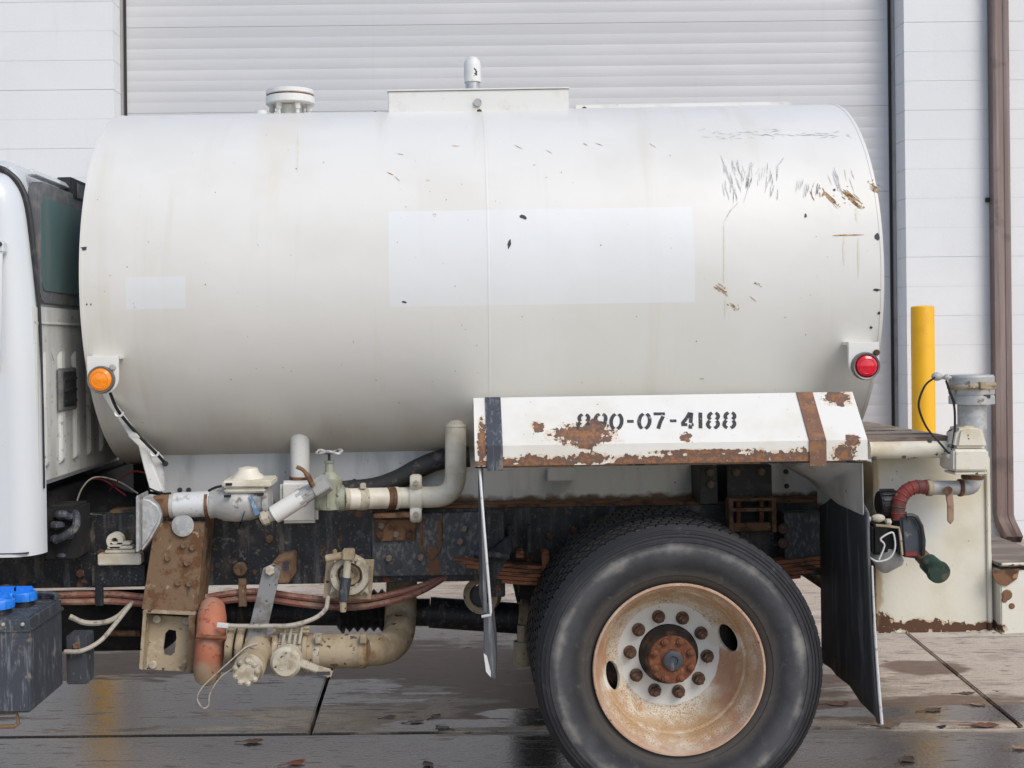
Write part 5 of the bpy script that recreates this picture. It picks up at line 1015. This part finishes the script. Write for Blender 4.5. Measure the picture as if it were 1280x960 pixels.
part('lid_handle', B().tube(spline([(xk1-.16, ky+.31, zl), (xk1-.15, ky+.31, zh+.012), (xk1-.02, ky+.31, zh+.012), (xk1-.008, ky+.31, zl)], 5), .008, 8), M['boxblk'], box)
part('lid_bracket', B().box((xk1-.17, ky+.325, zl), (xk1-.002, ky+.345, zl+.014)), M['boxblk'], box, bevel=.003)
bolts(box, [Vector((xk1-.02, ky-.007, zk1-.02)), Vector((xk1-.09, ky-.003, zk1-.02))], .007, M['cast'])
for px in (3, ): part('hose_stub', B().tube(spline([U(-6,738,.25), U(12,733,.28), U(30,738,.3), U(40,748,.33)], 4), .014, 8), M['hose'], box)
zb2 = zk0
part('support_foot', B().tube([(xk1-.28, ky+.03, zb2-.002), (xk1-.06, ky+.03, zb2-.002), (xk1-.055, ky+.03, zb2-.045), (xk1-.07, ky+.03, zb2-.055), (xk1-.28, ky+.03, zb2-.055)], .008, 8), M['rustbr'], box)
jb = part('junction_bracket', pbox(86, 793, 112, 854, .42, .52), M['boxblk'], bevel=.004, label='dark bracket beside the black box')
part('bracket_recess', pbox(89, 822, 104, 838, .4185, .4195), M['chip'], jb); part('bracket_recess', pbox(89, 842, 103, 850, .4185, .4195), M['chip'], jb)
bolts(jb, [U(99,805,.418)], .014, M['rustbr'])
part('grey_cable', B().tube(spline([U(84,813,.40), U(105,812,.40), U(128,800,.45), U(146,780,.52), U(160,762,.6), U(168,752,.66)], 6), [.009]*31, 8), M['wire'], jb)
part('grey_cable', B().tube(spline([U(90,769,.5), U(110,777,.52), U(135,776,.58), U(152,768,.64), U(165,755,.7)], 6), .011, 8), M['wire'], jb)
part('air_tank', B().lathe([(.02, 0), (.1, .02), (.13, .06), (.13, .62), (.1, .66), (.02, .68)], (U(60,775,1.0).x-.1, 1.0, U(60,775,1.0).z), X, 28), M['void'], fr, smooth=45)
part('cross_rod', pcyl((140,790), (178,790), 4, .85, n=10), M['rustbr'], fr)
# ------------------------------------------------------------------ fallen leaves
lm = [mat('dry_leaf_red_brown', (.19, .055, .025), [dict(col=(.1, .04, .02), scale=60, lo=.45, hi=.6)], rough=.55), mat('dry_leaf_tan', (.3, .2, .11), [dict(col=(.18, .1, .05), scale=60, lo=.45, hi=.6)], rough=.6), mat('dry_leaf_dark', (.06, .035, .025), [dict(col=(.11, .06, .035), scale=60, lo=.5, hi=.6)], rough=.5)]
def leaf(px, py, L, rot, k, label):
    p = G(px, py); b = B(); n = 7; vs = []; fs = []; wv = random.uniform(.5, .75)
    for i in range(n+1):
        t = i/n; x = (t-.5)*L; hw = L*wv*.5*math.sin(math.pi*min(1, t*.97+.03))**.8*(1+.22*math.sin(t*19+k*2+px))
        zc_ = 0.001+.003*abs(t-.5)*2*random.uniform(.4, 1.4)
        vs += [(x, -hw, zc_+.003*random.uniform(.5, 1.5)), (x, 0, zc_), (x, hw, zc_+.004*random.uniform(.3, 1.5))]
    for i in range(n): fs += [(i*3, i*3+1, i*3+4, i*3+3), (i*3+1, i*3+2, i*3+5, i*3+4)]
    b.add(vs, fs); b.bar((-.5*L, 0, .004), (-.5*L-L*.45, L*.08, .002), .003, .003, up=(0,0,1))
    o = link('fallen_leaf', b.mesh('fallen_leaf', smooth=60), lm[k], None, (p.x, p.y, .003)); o.rotation_euler = (0, 0, rot)
    tag(o, label, 'leaf', 'fallen leaves on the concrete')
leaf(317, 928, .085, .1, 0, 'curled red brown leaf on wet concrete below the orange elbow pipe')
leaf(370, 955, .08, .5, 0, 'red brown leaf at the bottom edge of the photo under the tan pipe')
leaf(535, 957, .07, 1.9, 2, 'dark leaf at the bottom edge of the photo left of the tyre')
leaf(553, 911, .07, 2.6, 2, 'small dark brown leaf on the slab joint left of the tyre')
leaf(487, 898, .06, .4, 2, 'small flat dark leaf beside the slab joint under the truck')
leaf(520, 904, .07, .2, 2, 'flat dark leaf just left of the leaf on the slab joint')
leaf(545, 897, .06, .9, 2, 'flat dark leaf just above the leaf on the slab joint')
leaf(1047, 881, .10, .1, 0, 'thin red brown leaf between the tyre and the mud flap')
leaf(1107, 907, .13, .05, 1, 'tan leaf lying under the tip of the rear mud flap')
leaf(1166, 889, .09, .3, 2, 'curled dark leaf on concrete right of the rear mud flap')
leaf(1209, 868, .08, .1, 2, 'dark leaf under the rear bumper near the slanting slab joint')
leaf(1232, 908, .12, 0, 0, 'long brown leaf on the damp strip near the right edge')
leaf(1134, 951, .085, .7, 2, 'dark curled leaf beside the yellow reflection on wet concrete')
leaf(1275, 936, .08, .2, 1, 'tan leaf at the right edge of the photo on wet concrete')
leaf(1222, 882, .07, -.1, 1, 'small tan leaf beside the slanting slab joint')
